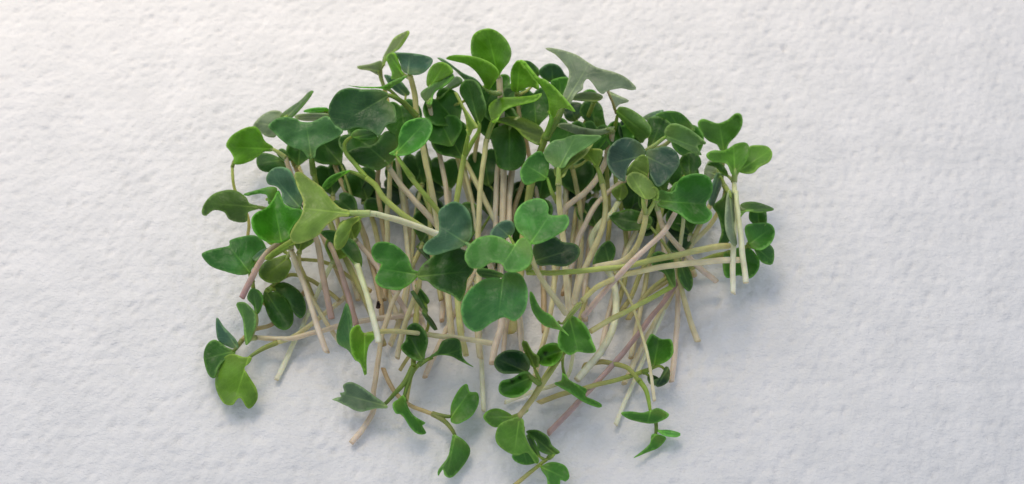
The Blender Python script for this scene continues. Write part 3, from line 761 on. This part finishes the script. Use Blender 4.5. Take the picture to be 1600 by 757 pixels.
# ---- right flank
sprout('sprout with blurred heart leaf, topmost at the far right of the heap', [
    leaf([(1091,192),(1099,186),(1112,190),(1123,193),(1136,188),(1149,178),(1158,180),(1160,195),(1152,211),(1139,225),(1135,236),(1127,236),(1121,227),(1107,220),(1096,208)], (1131,235), (84,138,56), 8, 12, 0, 1, (1124,192), pet=[(1128,262,6),(1130,248,7),(1131,235,8)], pc='ol'),
    leaf([(1100,272),(1104,256),(1112,250),(1120,260),(1118,276),(1108,282)], (1116,272), 'pg', 9, 9, 1, 0, (1102,266), pet=[(1128,262,6),(1117,270,8)]),
], [(1128,260,6),(1126,285,5),(1110,320,4),(1085,370,3),(1060,440,2.5),(1015,520,2),(975,600,1.5)], r=5.6, sc='be')
sprout('sprout with wide three-lobed green leaves on a whitish straight stem, far right', [
    leaf([(1105,240),(1115,235),(1133,235),(1149,225),(1165,223),(1171,232),(1167,250),(1158,264),(1152,272),(1144,272),(1136,256),(1117,253),(1107,248)], (1148,270), (88,146,48), 14, 15, -1, 1.2, (1146,226), pet=[(1147,284,11),(1148,270,13.4)], pc='yg', pr=(5,6)),
    leaf([(1152,264),(1158,244),(1170,230),(1181,227),(1199,229),(1207,240),(1202,252),(1186,261),(1176,270),(1160,270)], (1154,268), (102,158,60), 12, 12.5, 1, 0.6, (1202,236), pet=[(1147,284,11),(1152,270,11.6)], pc='yg', pr=(4,4)),
    leaf([(1105,258),(1112,253),(1124,253),(1134,264),(1138,276),(1130,274),(1118,262)], (1136,275), 'dg', 11, 11, 1, 0, (1106,257), pet=[(1147,284,11),(1137,275,11)], pr=(3,3)),
], [(1147,282,11),(1148,310,12),(1147,360,12.5),(1145,410,12),(1145,459,11)], r=6, sc='pl')
sprout('sprout with greyish blade seen edge-on beside the whitish stems, right side', [
    leaf([(1137,303),(1145,300),(1151,332),(1147,353),(1152,382),(1143,379),(1134,353)], (1140,303), 'pg', 14.5, 14, 3, 0, (1148,381)),
    leaf([(1114,322),(1126,312),(1138,303),(1136,353),(1140,377),(1124,382),(1128,361),(1122,336)], (1137,308), 'dg', 11, 9, 1, 0, (1128,378), pet=[(1132,290,11),(1137,308,11)]),
    leaf([(1118,276),(1124,270),(1131,276),(1124,300),(1114,322),(1108,310)], (1124,274), 'bg', 12, 13, 2, 0, (1112,316), pet=[(1132,290,11),(1126,276,12)], pr=(3,3)),
], [(1134,294,11),(1128,320,7),(1110,352,4),(1078,385,2.5),(1040,430,2)], r=5, sc='be')
sprout('sprout with yellowish slanting stem ending free at the far right', [
    leaf([(1155,326),(1161,317),(1182,316),(1209,326),(1198,330),(1184,332),(1166,330),(1158,338)], (1158,330), 'dg', 13, 13, 2, 0, (1208,326), pet=[(1152,322,13),(1158,328,13)], pc='ol'),
], [(1150,300,13),(1152,322,13.5),(1155,350,13.5),(1160,395,12.5),(1166,443,11)], r=6, sc='pl')
sprout('sprout with paired rounded leaves hanging at the rightmost edge', [
    leaf([(1172,330),(1186,328),(1197,330),(1197,352),(1184,352),(1172,344)], (1186,350), (56,112,44), 9.5, 10, 0, 0, (1184,328)),
    leaf([(1165,355),(1180,349),(1201,349),(1210,358),(1209,371),(1202,382),(1190,390),(1176,388),(1168,376)], (1170,382), (66,132,54), 9, 9, 0, 1, (1204,358)),
    leaf([(1180,386),(1198,380),(1209,390),(1209,408),(1204,414),(1190,410),(1182,398)], (1183,388), (58,118,48), 8, 7.5, 0, -0.5, (1206,408)),
], [(1170,384,7),(1150,394,5),(1110,408,3.5),(1060,430,2.5),(1010,460,1.8)], r=5, sc='ol')
sprout('sprout with roundish leaf lying behind the two whitish stem ends, right side', [
    leaf([(1130,416),(1132,396),(1146,390),(1159,386),(1174,390),(1186,406),(1185,422),(1172,435),(1156,430),(1148,432),(1135,433)], (1140,396), (64,126,44), 6, 4.5, 0, 0.5, (1172,430)),
], [(1138,395,6),(1110,402,4),(1070,420,3),(1020,450,2.2),(980,500,1.6)], r=5, sc='ol')
# ---- lower right
sprout('sprout with heart leaf and thin edge-on leaf on a stem curving right with blunt end', [
    leaf([(873,538),(875,519),(886,500),(892,494),(903,498),(916,512),(924,531),(930,550),(916,552),(902,550),(891,555),(878,547)], (890,497), (80,142,56), 19, 16.5, 0, 1, (904,552), pet=[(905,476,19),(897,486,19.3),(890,497,19)], pc='yg'),
    leaf([(828,456),(834,462),(845,483),(861,493),(871,504),(889,525),(876,517),(850,509),(834,491),(828,472)], (878,508), (84,144,62), 20, 21, 2, 0, (829,460), pet=[(907,474,19),(893,488,20),(879,506,20.2)], pc='ol', pr=(3.5,3)),
], [(910,470,18.5),(932,449,17.5),(967,433,16.5),(1000,424,15.5),(1053,415,14),(1110,409,12.5),(1156,406,11.5)], r=6.3, sc='be')
sprout('sprout with dark oval leaf drooping under the two crossing stems at right', [
    leaf([(1062,415),(1075,417),(1083,439),(1078,455),(1067,446),(1060,430)], (1063,412), 'dg', 8, 6, 1, 0, (1078,453)),
], [(1057,400,9),(1060,425,7),(1068,465,4.5),(1080,505,2.5),(1091,534,1.2)], r=6, sc='be')
sprout('sprout with straight yellow-green stem slanting below the crossing stems, right', [
    leaf([(1018,401),(1030,393),(1049,404),(1053,420),(1055,449),(1045,441),(1037,427),(1021,420)], (1048,440), 'dg', 9.5, 11, 1, 0, (1026,398)),
], [(1049,449,8.5),(1010,470,9),(965,494,9.5),(922,518,10)], r=6, sc='gr')
sprout('sprout with long purple-brown stem reaching lowest toward the bottom right of centre', [
    leaf([(952,337),(970,330),(987,327),(1018,340),(1013,356),(990,360),(971,358)], (1010,350), 'dg', 8, 8, 0, 0, (955,340), pet=[(1060,420,6),(1040,385,7),(1012,350,8)], pr=(3.5,3)),
], [(1060,438,5),(1049,455,5),(995,525,4),(957,571,3),(906,626,1.8),(857,677,1.0)], r=6.4, sc='pv')
sprout('sprout with thick whitish stem kinked at its middle, right of the heart leaf', [
    leaf([(955,300),(966,290),(976,287),(981,303),(968,314)], (968,312), 'ol', 9, 10, 0, 0, (972,288)),
], [(967,314,8),(955,335,7.5),(940,348,7),(924,375,6),(935,405,5),(958,439,5),(961,500,5),(941,546,4),(901,594,3)], r=7, sc='pl')
sprout('sprout with crinkled leaf and a dark curl beside it, lower right', [
    leaf([(1010,541),(1014,528),(1019,522),(1032,530),(1047,531),(1051,545),(1049,556),(1039,566),(1020,572),(1013,566)], (1022,571), (66,128,40), 6, 9, 1, 1, (1030,526), pet=[(1005,582,4),(1016,577,5),(1022,570,6)], pc='ol'),
    leaf([(1022,594),(1032,590),(1042,573),(1047,582),(1043,598),(1028,605)], (1038,586), 'vd', 4, 4, 1, 0, (1028,602), pet=[(1016,577,4),(1030,572,4),(1040,580,4)], pr=(3,2.5)),
    leaf([(1012,588),(1020,586),(1030,592),(1026,602),(1016,600)], (1016,590), 'vd', 3, 3, 0, 0, (1028,600), pet=[(1008,582,4),(1014,588,3)], pr=(3,2)),
], [(1010,579,4),(985,588,3.5),(940,600,3),(893,612,2.5),(842,629,1.3)], r=5.6, sc='ol')
sprout('sprout with little boat-shaped leaves at the end of a green stalk, bottom right', [
    leaf([(971,646),(985,643),(1003,645),(1015,642),(1029,638),(1045,649),(1029,660),(1012,662),(985,656)], (1016,644), 'mg', 5, 4.5, 1, 0.8, (1012,661), pet=[(998,594,4),(1010,612,5),(1016,642,5)], pc='yg'),
    leaf([(1019,680),(1028,679),(1041,685),(1029,700),(1012,707),(990,716),(1005,704),(1015,694)], (1024,680), 'mg', 2.5, 1.6, 1, 0, (995,713), pet=[(1018,645,4),(1025,662,3),(1024,680,2.5)], pc='ol'),
    leaf([(1025,671),(1032,672),(1046,672),(1063,677),(1059,682),(1039,680)], (1027,673), 'lg', 2.5, 2, 1, 0, (1062,678), pet=[(1018,645,4),(1025,660,3),(1027,673,2.6)], pr=(3,3)),
], [(998,596,4.5),(990,584,4.5),(978,573,4),(955,568,3),(935,566,2),(910,572,1.2)], r=5.2, sc='ol')
sprout('sprout with slender free-ending pale stem crossing the crinkled leaf, lower right', [
    leaf([(926,414),(935,389),(951,376),(962,389),(957,408),(944,416)], (952,412), 'dg', 7, 8, 0, 0, (944,380)),
], [(956,418,5.5),(976,452,4.2),(991,485,4.5),(1000,512,6.5),(1012,554,9),(1018,590,9),(1022,626,8)], r=3.6, sc='be')
sprout('sprout with twisted narrow leaf at the bottom, right of the blistered leaves', [
    leaf([(867,599),(876,596),(879,588),(879,565),(884,584),(890,594),(905,602),(917,609),(915,619),(928,625),(940,632),(937,637),(913,628),(889,612)], (879,584), 'mg', 7, 3.5, 2, 0, (938,635), pet=[(880,552,9),(879,566,8),(880,580,7)], pc='ol', pr=(3,3)),
], [(881,553,9),(889,535,7),(905,500,4),(920,450,2.5)], r=4.5, sc='ol')
# ---- bottom
sprout('sprout with blistered dark leaves around a stout olive stem, bottom centre', [
    leaf([(839,554),(849,542),(866,537),(878,544),(876,558),(864,570),(849,571),(840,565)], (876,550), (80,138,42), 13, 12, 0, 1.5, (842,562), pet=[(872,562,11),(877,551,12.5)], pc='ol', spots=[(852,552,4),(858,562,3),(846,560,2.5)]),
    leaf([(772,570),(777,556),(794,548),(815,551),(827,565),(825,580),(808,583),(784,582)], (824,582), 'vd', 13, 13, 0, 1.5, (778,562), pet=[(846,602,10.5),(834,594,12),(823,582,13)], pc='ol'),
    leaf([(779,609),(784,597),(801,592),(818,582),(830,585),(830,602),(818,615),(801,621),(784,617)], (830,590), (58,118,36), 12, 11, 1, 1.5, (782,610), pet=[(846,602,10.5),(838,595,11.5),(829,590,12)], pc='ol', spots=[(800,596,4),(812,590,3.5)]),
    leaf([(815,537),(822,534),(832,551),(842,558),(840,574),(828,570)], (836,576), 'ol', 11.5, 14, 1, 0, (819,536), pet=[(846,602,10.5),(836,578,11.5)], pr=(4,3)),
], [(878,556,10.5),(857,585,11),(835,619,10),(811,651,9)], r=6.6, sc='ol')
sprout('sprout with glossy green oval leaf hanging at the bottom centre', [
    leaf([(774,680),(781,663),(798,655),(810,652),(818,658),(820,677),(828,697),(842,717),(838,725),(824,708),(808,712),(791,706),(777,694)], (811,656), (100,158,62), 9, 6.5, 0, -0.8, (804,706), pet=[(822,640,8.5),(814,648,9),(811,656,9)], pc='yg', pr=(5,5)),
    leaf([(801,712),(822,704),(836,715),(838,723),(822,727),(806,722)], (816,700), 'mg', 5, 3, 0, 0, (824,726), pet=[(816,668,6.5),(817,690,5.5)]),
    leaf([(755,653),(764,641),(781,639),(801,651),(790,662),(772,668)], (800,652), (84,138,52), 6.5, 5, 0, -0.5, (760,652), pet=[(814,648,7.5),(800,652,6.5)]),
], [(822,638,8),(838,612,6),(856,582,4),(880,540,2.5),(905,500,1.5)], r=5, sc='ol')
sprout('sprout with small dark leaf pair on a brown stem at the very bottom edge', [
    leaf([(822,675),(838,673),(855,683),(862,697),(874,708),(859,711),(842,704),(837,690)], (866,709), 'dg', 5, 5, 1, 0.5, (826,676), pet=[(858,715,3),(865,710,4.5)]),
    leaf([(822,681),(832,686),(844,714),(834,708)], (842,713), 'dg', 3.5, 4, 1, 0, (823,681), pet=[(850,718,3),(842,713,3.4)], pr=(3,2)),
    leaf([(845,731),(862,722),(883,728),(890,745),(883,753),(876,750),(873,766),(858,764),(854,746)], (848,731), 'mg', 3.5, 3, 0, 0.5, (886,748), pet=[(842,728,3),(848,730,3.4)], pr=(3,3)),
], [(860,714,3.2),(838,730,2.6),(805,757,1.6),(780,775,1.0)], r=4.6, sc='ol')
sprout('sprout with notched grey-green leaf pointing left, lower left of centre', [
    leaf([(519,624),(519,624),(528,621),(533,620),(531,614),(538,613),(536,602),(548,598),(564,605),(583,619),(606,636),(585,639),(561,643),(541,634)], (602,634), (112,142,112), 5, 4.5, 1, 0.5, (530,615), pet=[(645,574,7),(632,598,6.5),(616,616,6),(601,632,5)], pc='ol', pr=(5,4.5)),
    leaf([(614,631),(622,624),(632,617),(636,632),(646,649),(665,661),(660,665),(666,677),(656,679),(643,670),(629,649),(619,646)], (631,620), 'mg', 6, 3, 2, 0, (662,674), pet=[(645,574,7),(640,592,6.5),(632,619,6)], pc='ol', pr=(5,4.5)),
], [(646,572,7),(647,540,5),(650,500,3.5),(655,440,2.2)], r=6.4, sc='ol')
sprout('sprout with dark leaf pair over a ring-shaped stalk gap, below the heart leaf', [
    leaf([(627,541),(634,531),(636,512),(649,505),(663,517),(668,534),(664,551),(661,564),(646,561),(632,551)], (660,562), 'dg', 8.5, 9, 0, 1, (636,520), pet=[(655,570,7.5),(660,562,8.2)], pc='ol'),
    leaf([(663,565),(672,558),(683,549),(693,532),(717,531),(724,560),(740,574),(722,566),(704,557),(683,556)], (668,562), 'dg', 8.5, 9, -2, 0, (726,545), pet=[(655,570,7.5),(668,562,8.3)], pc='ol'),
], [(655,569,7.4),(644,584,5),(638,610,3),(630,650,1.5)], r=5, sc='ol')
sprout('sprout with two notched hanging leaves at the bottom left of centre', [
    leaf([(704,653),(705,632),(717,609),(729,600),(734,612),(746,614),(748,629),(738,649),(717,662),(705,660)], (705,652), 'mg', 4, 4.5, 1, -0.5, (738,606), pet=[(676,647,2.6),(690,650,3.2),(704,651,4)], pc='ol'),
    leaf([(708,680),(714,681),(727,690),(735,704),(727,724),(707,746),(695,743),(692,734),(685,744),(685,734),(700,714),(705,693)], (711,682), (74,130,58), 4, 2.5, 1, -0.5, (698,742), pet=[(676,647,2.6),(694,658,3.4),(705,670,4),(711,682,4)], pc='ol'),
], [(678,648,2.6),(664,643,2.4),(640,632,2.2),(616,612,2),(598,575,1.6)], r=4.6, sc='br')
sprout('sprout with dark narrow leaf and yellow-green jagged leaf, left of the cut pale stem', [
    leaf([(526,519),(533,495),(541,474),(547,489),(550,513),(551,535),(556,564),(544,548),(528,537)], (550,556), (58,112,64), 12, 12, 2, 0, (541,476), pet=[(566,530,10),(556,540,11)], pr=(3,3)),
    leaf([(548,537),(549,517),(561,508),(568,520),(585,522),(583,531),(576,541),(573,561),(573,585),(570,587),(563,568),(556,563),(551,551)], (570,522), (104,160,36), 13, 11, 1, 1, (568,582), pet=[(590,520,10),(580,522,12),(571,523,13)], pc='yg'),
], [(590,519,10),(612,517,9.5),(636,519,9.5),(676,524,9),(717,529,8.5),(772,537,7.5)], r=6, sc='be')
sprout('sprout with pink-ended pale stem lying on the towel at the bottom left', [
    heart_leaf(626,446, 110, 44, 46, 'ol', 9, 10),
], [(624,452,8),(610,482,6),(596,530,4),(590,570,3),(584,612,2),(584,640,1.6),(568,668,1.2),(548,693,1.0)], r=5.6, sc='pk')
# ---- lower left
sprout('sprout with two dark round leaves overlapping, lower left', [
    leaf([(411,463),(416,455),(432,458),(449,469),(458,489),(457,507),(444,516),(429,509),(417,489)], (416,457), 'dg', 6, 4.5, 0, -0.5, (450,510)),
    leaf([(426,450),(442,441),(462,450),(475,466),(478,486),(470,498),(459,489),(449,469),(432,458)], (427,452), (40,92,34), 5.5, 4, 0, -0.5, (472,490)),
], [(419,453,6),(430,443,5),(455,430,4),(490,440,3),(530,470,2)], r=4.6, sc='ol')
sprout('sprout with small upright green leaves on the left below the broad ribbed leaf', [
    leaf([(386,466),(393,451),(406,456),(411,469),(406,486),(399,492),(396,479)], (400,490), 'mg', 5, 7, 1, 0, (396,454), pet=[(392,524,3.5),(400,505,4.5),(400,490,5)]),
    leaf([(369,476),(379,472),(389,478),(399,492),(398,512),(391,532),(384,539),(381,519),(379,499)], (386,536), (84,136,70), 6, 7.5, 1, 0, (377,474), pet=[(400,528,4),(391,530,5),(386,536,6)]),
], [(396,527,4),(409,528,4),(449,530,3.8),(490,520,3.5),(559,503,3.2),(610,496,3),(660,489,3)], r=6, sc='pk')
sprout('sprout with lime two-lobed leaf drooping at the lower left corner of the heap', [
    leaf([(336,598),(340,575),(350,559),(363,553),(380,558),(392,558),(390,566),(382,576),(389,588),(401,608),(402,625),(389,639),(376,622),(369,625),(363,633),(350,631),(340,615)], (387,562), (108,158,50), 6, 3.5, 0, -1.2, (366,628), pet=[(432,536,4),(409,546,5.5),(387,561,6)], pc='ol'),
], [(434,535,4),(452,530,3.2),(480,512,2.4),(510,488,1.8),(545,460,1.4)], r=5.2, sc='be')
sprout('sprout with dark round leaf and small grey pointed leaf at the far lower left', [
    leaf([(318,559),(323,539),(336,531),(353,542),(368,550),(358,557),(342,572),(335,590),(325,585)], (366,549), (54,108,38), 4, 3, 0, 0.5, (322,560), pet=[(378,532,3),(366,548,3.8)], pc='ol'),
    leaf([(338,497),(350,512),(368,532),(371,545),(356,542),(340,530)], (369,541), 'bg', 4, 6, 1, 0, (339,500), pet=[(378,532,3),(370,541,3.9)], pr=(3.5,3)),
], [(377,533,3),(396,516,2.6),(426,506,2.2),(455,480,1.7),(480,452,1.3)], r=5, sc='br')
sprout('sprout with faint pale stem lying flat on the towel, lower left', [
    heart_leaf(520,408, 70, 40, 40, 'ol', 7, 9),
], [(519,412,6.5),(505,440,4),(485,484,2.2),(470,515,1.5),(452,552,1.0),(432,594,0.8)], r=5, sc='pl')
sprout('sprout with thin curving olive stem below the cupped leaf, left', [
    heart_leaf(440,388, 110, 42, 40, 'ol', 8, 9),
], [(442,392,7.5),(462,404,7),(480,406,6.5),(502,409,6),(522,417,5),(545,433,3),(580,455,2)], r=4.2, sc='ol')
sprout('sprout with slim pale stem crossing the pinkish stem, left of the jagged leaf', [
    heart_leaf(468,392, 80, 44, 42, 'ol', 9, 11),
], [(467,397,8.5),(470,425,6),(480,452,4.5),(492,474,3.5),(512,508,2.5),(532,538,1.4)], r=4.2, sc='be')# ---- stems and leaves deeper in the heap, seen between the others
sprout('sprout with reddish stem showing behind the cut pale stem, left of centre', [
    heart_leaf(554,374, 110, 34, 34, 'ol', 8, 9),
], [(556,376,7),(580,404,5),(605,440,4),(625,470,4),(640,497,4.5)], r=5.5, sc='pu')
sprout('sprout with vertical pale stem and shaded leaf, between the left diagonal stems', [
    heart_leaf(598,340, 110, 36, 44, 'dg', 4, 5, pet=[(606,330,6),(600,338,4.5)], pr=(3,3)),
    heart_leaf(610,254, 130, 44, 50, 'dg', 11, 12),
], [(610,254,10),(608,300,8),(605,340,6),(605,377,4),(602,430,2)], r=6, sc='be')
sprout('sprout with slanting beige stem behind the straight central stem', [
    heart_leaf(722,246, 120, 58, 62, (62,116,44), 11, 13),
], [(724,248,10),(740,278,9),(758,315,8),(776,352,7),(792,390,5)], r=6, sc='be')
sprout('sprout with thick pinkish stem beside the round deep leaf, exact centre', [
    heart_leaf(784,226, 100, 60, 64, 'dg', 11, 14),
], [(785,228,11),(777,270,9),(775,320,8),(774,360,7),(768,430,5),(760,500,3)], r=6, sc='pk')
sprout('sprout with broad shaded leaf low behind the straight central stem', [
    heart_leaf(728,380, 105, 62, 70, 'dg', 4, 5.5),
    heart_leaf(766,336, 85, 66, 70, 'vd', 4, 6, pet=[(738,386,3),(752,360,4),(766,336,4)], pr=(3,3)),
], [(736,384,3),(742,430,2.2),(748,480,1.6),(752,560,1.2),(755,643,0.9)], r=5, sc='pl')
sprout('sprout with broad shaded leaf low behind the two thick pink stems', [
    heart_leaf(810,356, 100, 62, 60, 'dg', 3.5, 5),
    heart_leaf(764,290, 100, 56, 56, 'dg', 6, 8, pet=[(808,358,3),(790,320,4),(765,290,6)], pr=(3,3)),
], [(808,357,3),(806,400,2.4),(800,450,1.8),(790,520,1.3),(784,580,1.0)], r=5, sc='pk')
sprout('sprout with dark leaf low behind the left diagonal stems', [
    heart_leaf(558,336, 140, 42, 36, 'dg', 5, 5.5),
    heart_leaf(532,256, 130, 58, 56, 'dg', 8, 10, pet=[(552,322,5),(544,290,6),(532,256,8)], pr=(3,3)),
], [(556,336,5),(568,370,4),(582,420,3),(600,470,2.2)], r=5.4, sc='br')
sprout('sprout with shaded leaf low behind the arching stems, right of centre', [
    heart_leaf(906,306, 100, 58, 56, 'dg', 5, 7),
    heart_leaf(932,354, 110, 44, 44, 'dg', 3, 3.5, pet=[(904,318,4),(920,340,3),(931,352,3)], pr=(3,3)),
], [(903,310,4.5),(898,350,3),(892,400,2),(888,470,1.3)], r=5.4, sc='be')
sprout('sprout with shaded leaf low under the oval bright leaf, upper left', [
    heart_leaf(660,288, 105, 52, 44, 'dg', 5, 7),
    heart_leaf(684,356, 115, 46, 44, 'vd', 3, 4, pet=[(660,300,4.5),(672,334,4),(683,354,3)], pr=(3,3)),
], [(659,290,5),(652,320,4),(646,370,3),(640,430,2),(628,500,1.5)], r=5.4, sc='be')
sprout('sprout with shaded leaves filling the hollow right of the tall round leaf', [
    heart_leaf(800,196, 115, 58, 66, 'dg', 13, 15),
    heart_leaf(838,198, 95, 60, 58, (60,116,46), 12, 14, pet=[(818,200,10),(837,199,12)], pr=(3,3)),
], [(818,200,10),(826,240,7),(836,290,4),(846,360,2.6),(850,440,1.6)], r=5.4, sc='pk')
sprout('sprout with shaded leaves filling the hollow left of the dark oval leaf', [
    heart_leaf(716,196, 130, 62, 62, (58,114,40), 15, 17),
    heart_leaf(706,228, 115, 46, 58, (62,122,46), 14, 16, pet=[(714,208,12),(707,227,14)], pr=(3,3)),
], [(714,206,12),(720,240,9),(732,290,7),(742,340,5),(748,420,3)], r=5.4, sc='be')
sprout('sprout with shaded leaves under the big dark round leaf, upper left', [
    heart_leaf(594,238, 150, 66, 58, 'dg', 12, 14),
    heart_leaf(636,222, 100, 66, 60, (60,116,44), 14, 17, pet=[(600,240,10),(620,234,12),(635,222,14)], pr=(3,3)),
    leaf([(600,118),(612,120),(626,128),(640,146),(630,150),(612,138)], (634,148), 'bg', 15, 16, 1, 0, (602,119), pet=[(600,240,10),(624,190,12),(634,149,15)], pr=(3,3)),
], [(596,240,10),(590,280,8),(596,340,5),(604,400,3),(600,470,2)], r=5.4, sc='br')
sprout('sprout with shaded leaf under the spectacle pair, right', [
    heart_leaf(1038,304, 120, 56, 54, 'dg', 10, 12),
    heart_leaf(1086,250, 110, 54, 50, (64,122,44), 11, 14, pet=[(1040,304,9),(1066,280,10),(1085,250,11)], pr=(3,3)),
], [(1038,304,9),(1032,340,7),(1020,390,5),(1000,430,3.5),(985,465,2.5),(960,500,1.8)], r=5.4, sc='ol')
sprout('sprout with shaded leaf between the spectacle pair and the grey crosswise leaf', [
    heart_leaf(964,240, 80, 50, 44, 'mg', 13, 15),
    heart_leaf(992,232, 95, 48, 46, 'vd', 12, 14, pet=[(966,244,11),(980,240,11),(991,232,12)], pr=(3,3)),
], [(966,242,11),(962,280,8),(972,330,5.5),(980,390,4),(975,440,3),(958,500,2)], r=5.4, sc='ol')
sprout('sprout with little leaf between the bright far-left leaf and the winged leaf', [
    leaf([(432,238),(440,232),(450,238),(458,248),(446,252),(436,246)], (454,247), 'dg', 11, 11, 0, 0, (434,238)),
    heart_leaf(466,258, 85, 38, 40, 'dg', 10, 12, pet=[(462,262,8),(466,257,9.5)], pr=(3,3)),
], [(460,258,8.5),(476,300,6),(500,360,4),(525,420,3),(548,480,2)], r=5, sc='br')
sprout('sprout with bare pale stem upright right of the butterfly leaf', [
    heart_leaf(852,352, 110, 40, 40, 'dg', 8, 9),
], [(852,354,7.5),(862,390,5.5),(866,440,4),(858,500,3),(842,560,1.6),(836,590,1.0)], r=5.6, sc='be')
sprout('sprout with bare pink stem low behind the butterfly leaf', [
    heart_leaf(748,412, 60, 36, 40, 'dg', 7, 8),
], [(747,414,6.5),(735,440,5),(718,475,3.5),(700,510,2.2),(676,560,1.2),(664,590,0.9)], r=5.4, sc='pk')
sprout('sprout with whitish fine stem lying flat right of the long purple stem, lower right', [
    heart_leaf(1070,334, 70, 44, 46, 'dg', 9, 11),
], [(1068,340,8),(1062,390,4),(1046,460,2.6),(1020,525,1.8),(991,595,1.1),(961,665,0.8)], r=4.6, sc='pl')
sprout('sprout with pale stem lying flat under the olive stem, bottom centre', [
    heart_leaf(896,546, 95, 38, 40, 'ol', 6, 7),
], [(896,550,5),(890,580,2.6),(876,598,1.8),(835,612,1.2),(789,629,0.9)], r=4.4, sc='pl')
sprout('sprout with leaves spread behind the folded light leaf, right of centre', [
    heart_leaf(880,250, 80, 64, 60, (60,116,44), 13, 16),
    heart_leaf(920,246, 75, 56, 52, (58,112,44), 11, 13, pet=[(896,262,10),(910,256,10.5),(920,246,11)], pr=(3,3)),
], [(894,262,10),(902,300,6),(908,350,4),(905,420,2.5),(890,500,1.6)], r=5.4, sc='be')
sprout('sprout with leaf behind the edge-on narrow leaf in the top centre hollow', [
    heart_leaf(752,182, 65, 50, 44, 'dg', 14, 17),
    heart_leaf(762,160, 40, 52, 44, (64,118,44), 13, 15, pet=[(752,190,12),(756,174,12.5),(762,160,13)], pr=(3,3)),
], [(752,190,12),(744,230,9),(736,290,5),(734,360,3),(740,440,1.8)], r=5, sc='be')

# ---- the lowest layer, glimpsed in the gaps
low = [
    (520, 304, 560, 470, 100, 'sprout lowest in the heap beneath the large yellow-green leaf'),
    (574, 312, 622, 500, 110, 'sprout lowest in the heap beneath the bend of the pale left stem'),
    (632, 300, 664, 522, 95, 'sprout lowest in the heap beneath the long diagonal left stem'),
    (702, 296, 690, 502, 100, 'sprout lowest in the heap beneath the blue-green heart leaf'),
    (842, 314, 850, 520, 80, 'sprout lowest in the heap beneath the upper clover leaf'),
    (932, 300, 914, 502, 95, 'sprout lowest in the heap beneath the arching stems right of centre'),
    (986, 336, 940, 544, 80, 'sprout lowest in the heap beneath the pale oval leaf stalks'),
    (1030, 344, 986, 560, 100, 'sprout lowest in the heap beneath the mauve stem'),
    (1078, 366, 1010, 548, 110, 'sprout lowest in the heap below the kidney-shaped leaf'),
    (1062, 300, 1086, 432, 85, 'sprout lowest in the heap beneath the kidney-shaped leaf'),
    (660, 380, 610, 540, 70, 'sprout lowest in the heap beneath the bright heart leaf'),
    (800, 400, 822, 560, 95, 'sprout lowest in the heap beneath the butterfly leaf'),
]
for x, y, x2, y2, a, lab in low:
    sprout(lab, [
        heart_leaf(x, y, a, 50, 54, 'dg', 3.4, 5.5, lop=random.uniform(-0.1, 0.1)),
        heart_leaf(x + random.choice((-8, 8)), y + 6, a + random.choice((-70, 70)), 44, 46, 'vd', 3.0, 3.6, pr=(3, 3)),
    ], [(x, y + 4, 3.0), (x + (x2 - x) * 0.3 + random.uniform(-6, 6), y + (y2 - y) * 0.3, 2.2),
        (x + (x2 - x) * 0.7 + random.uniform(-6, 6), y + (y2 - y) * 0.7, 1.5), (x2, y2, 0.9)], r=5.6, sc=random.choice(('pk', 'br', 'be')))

# ---- a husk caught between the stems
def husk(x, y, h, s, label):
    p = place(x, y, h)
    o = p.copy()
    verts, faces = [], []
    n, m = 10, 6
    for i in range(m + 1):
        th = math.pi * (0.12 + 0.88 * i / m)
        for k in range(n):
            a = 2 * math.pi * k / n
            rr = s * (1 + 0.25 * math.sin(3 * a + i))
            verts.append(p + Vector((rr * 0.6 * math.sin(th) * math.cos(a), rr * 1.2 * math.sin(th) * math.sin(a), rr * 0.55 * math.cos(th))))
    for i in range(m):
        for k in range(n):
            faces.append((i * n + k, i * n + (k + 1) % n, (i + 1) * n + (k + 1) % n, (i + 1) * n + k))
    c = [lin((44, 30, 24))] * len(verts)
    ob = mesh_object('seed_husk', verts, faces, c, STEM, None, o)
    ob['label'] = label
    ob['category'] = 'seed husk'
    return ob


husk(591, 477, 6.0, 0.0007, 'tiny dark seed husk caught between stems left of centre')
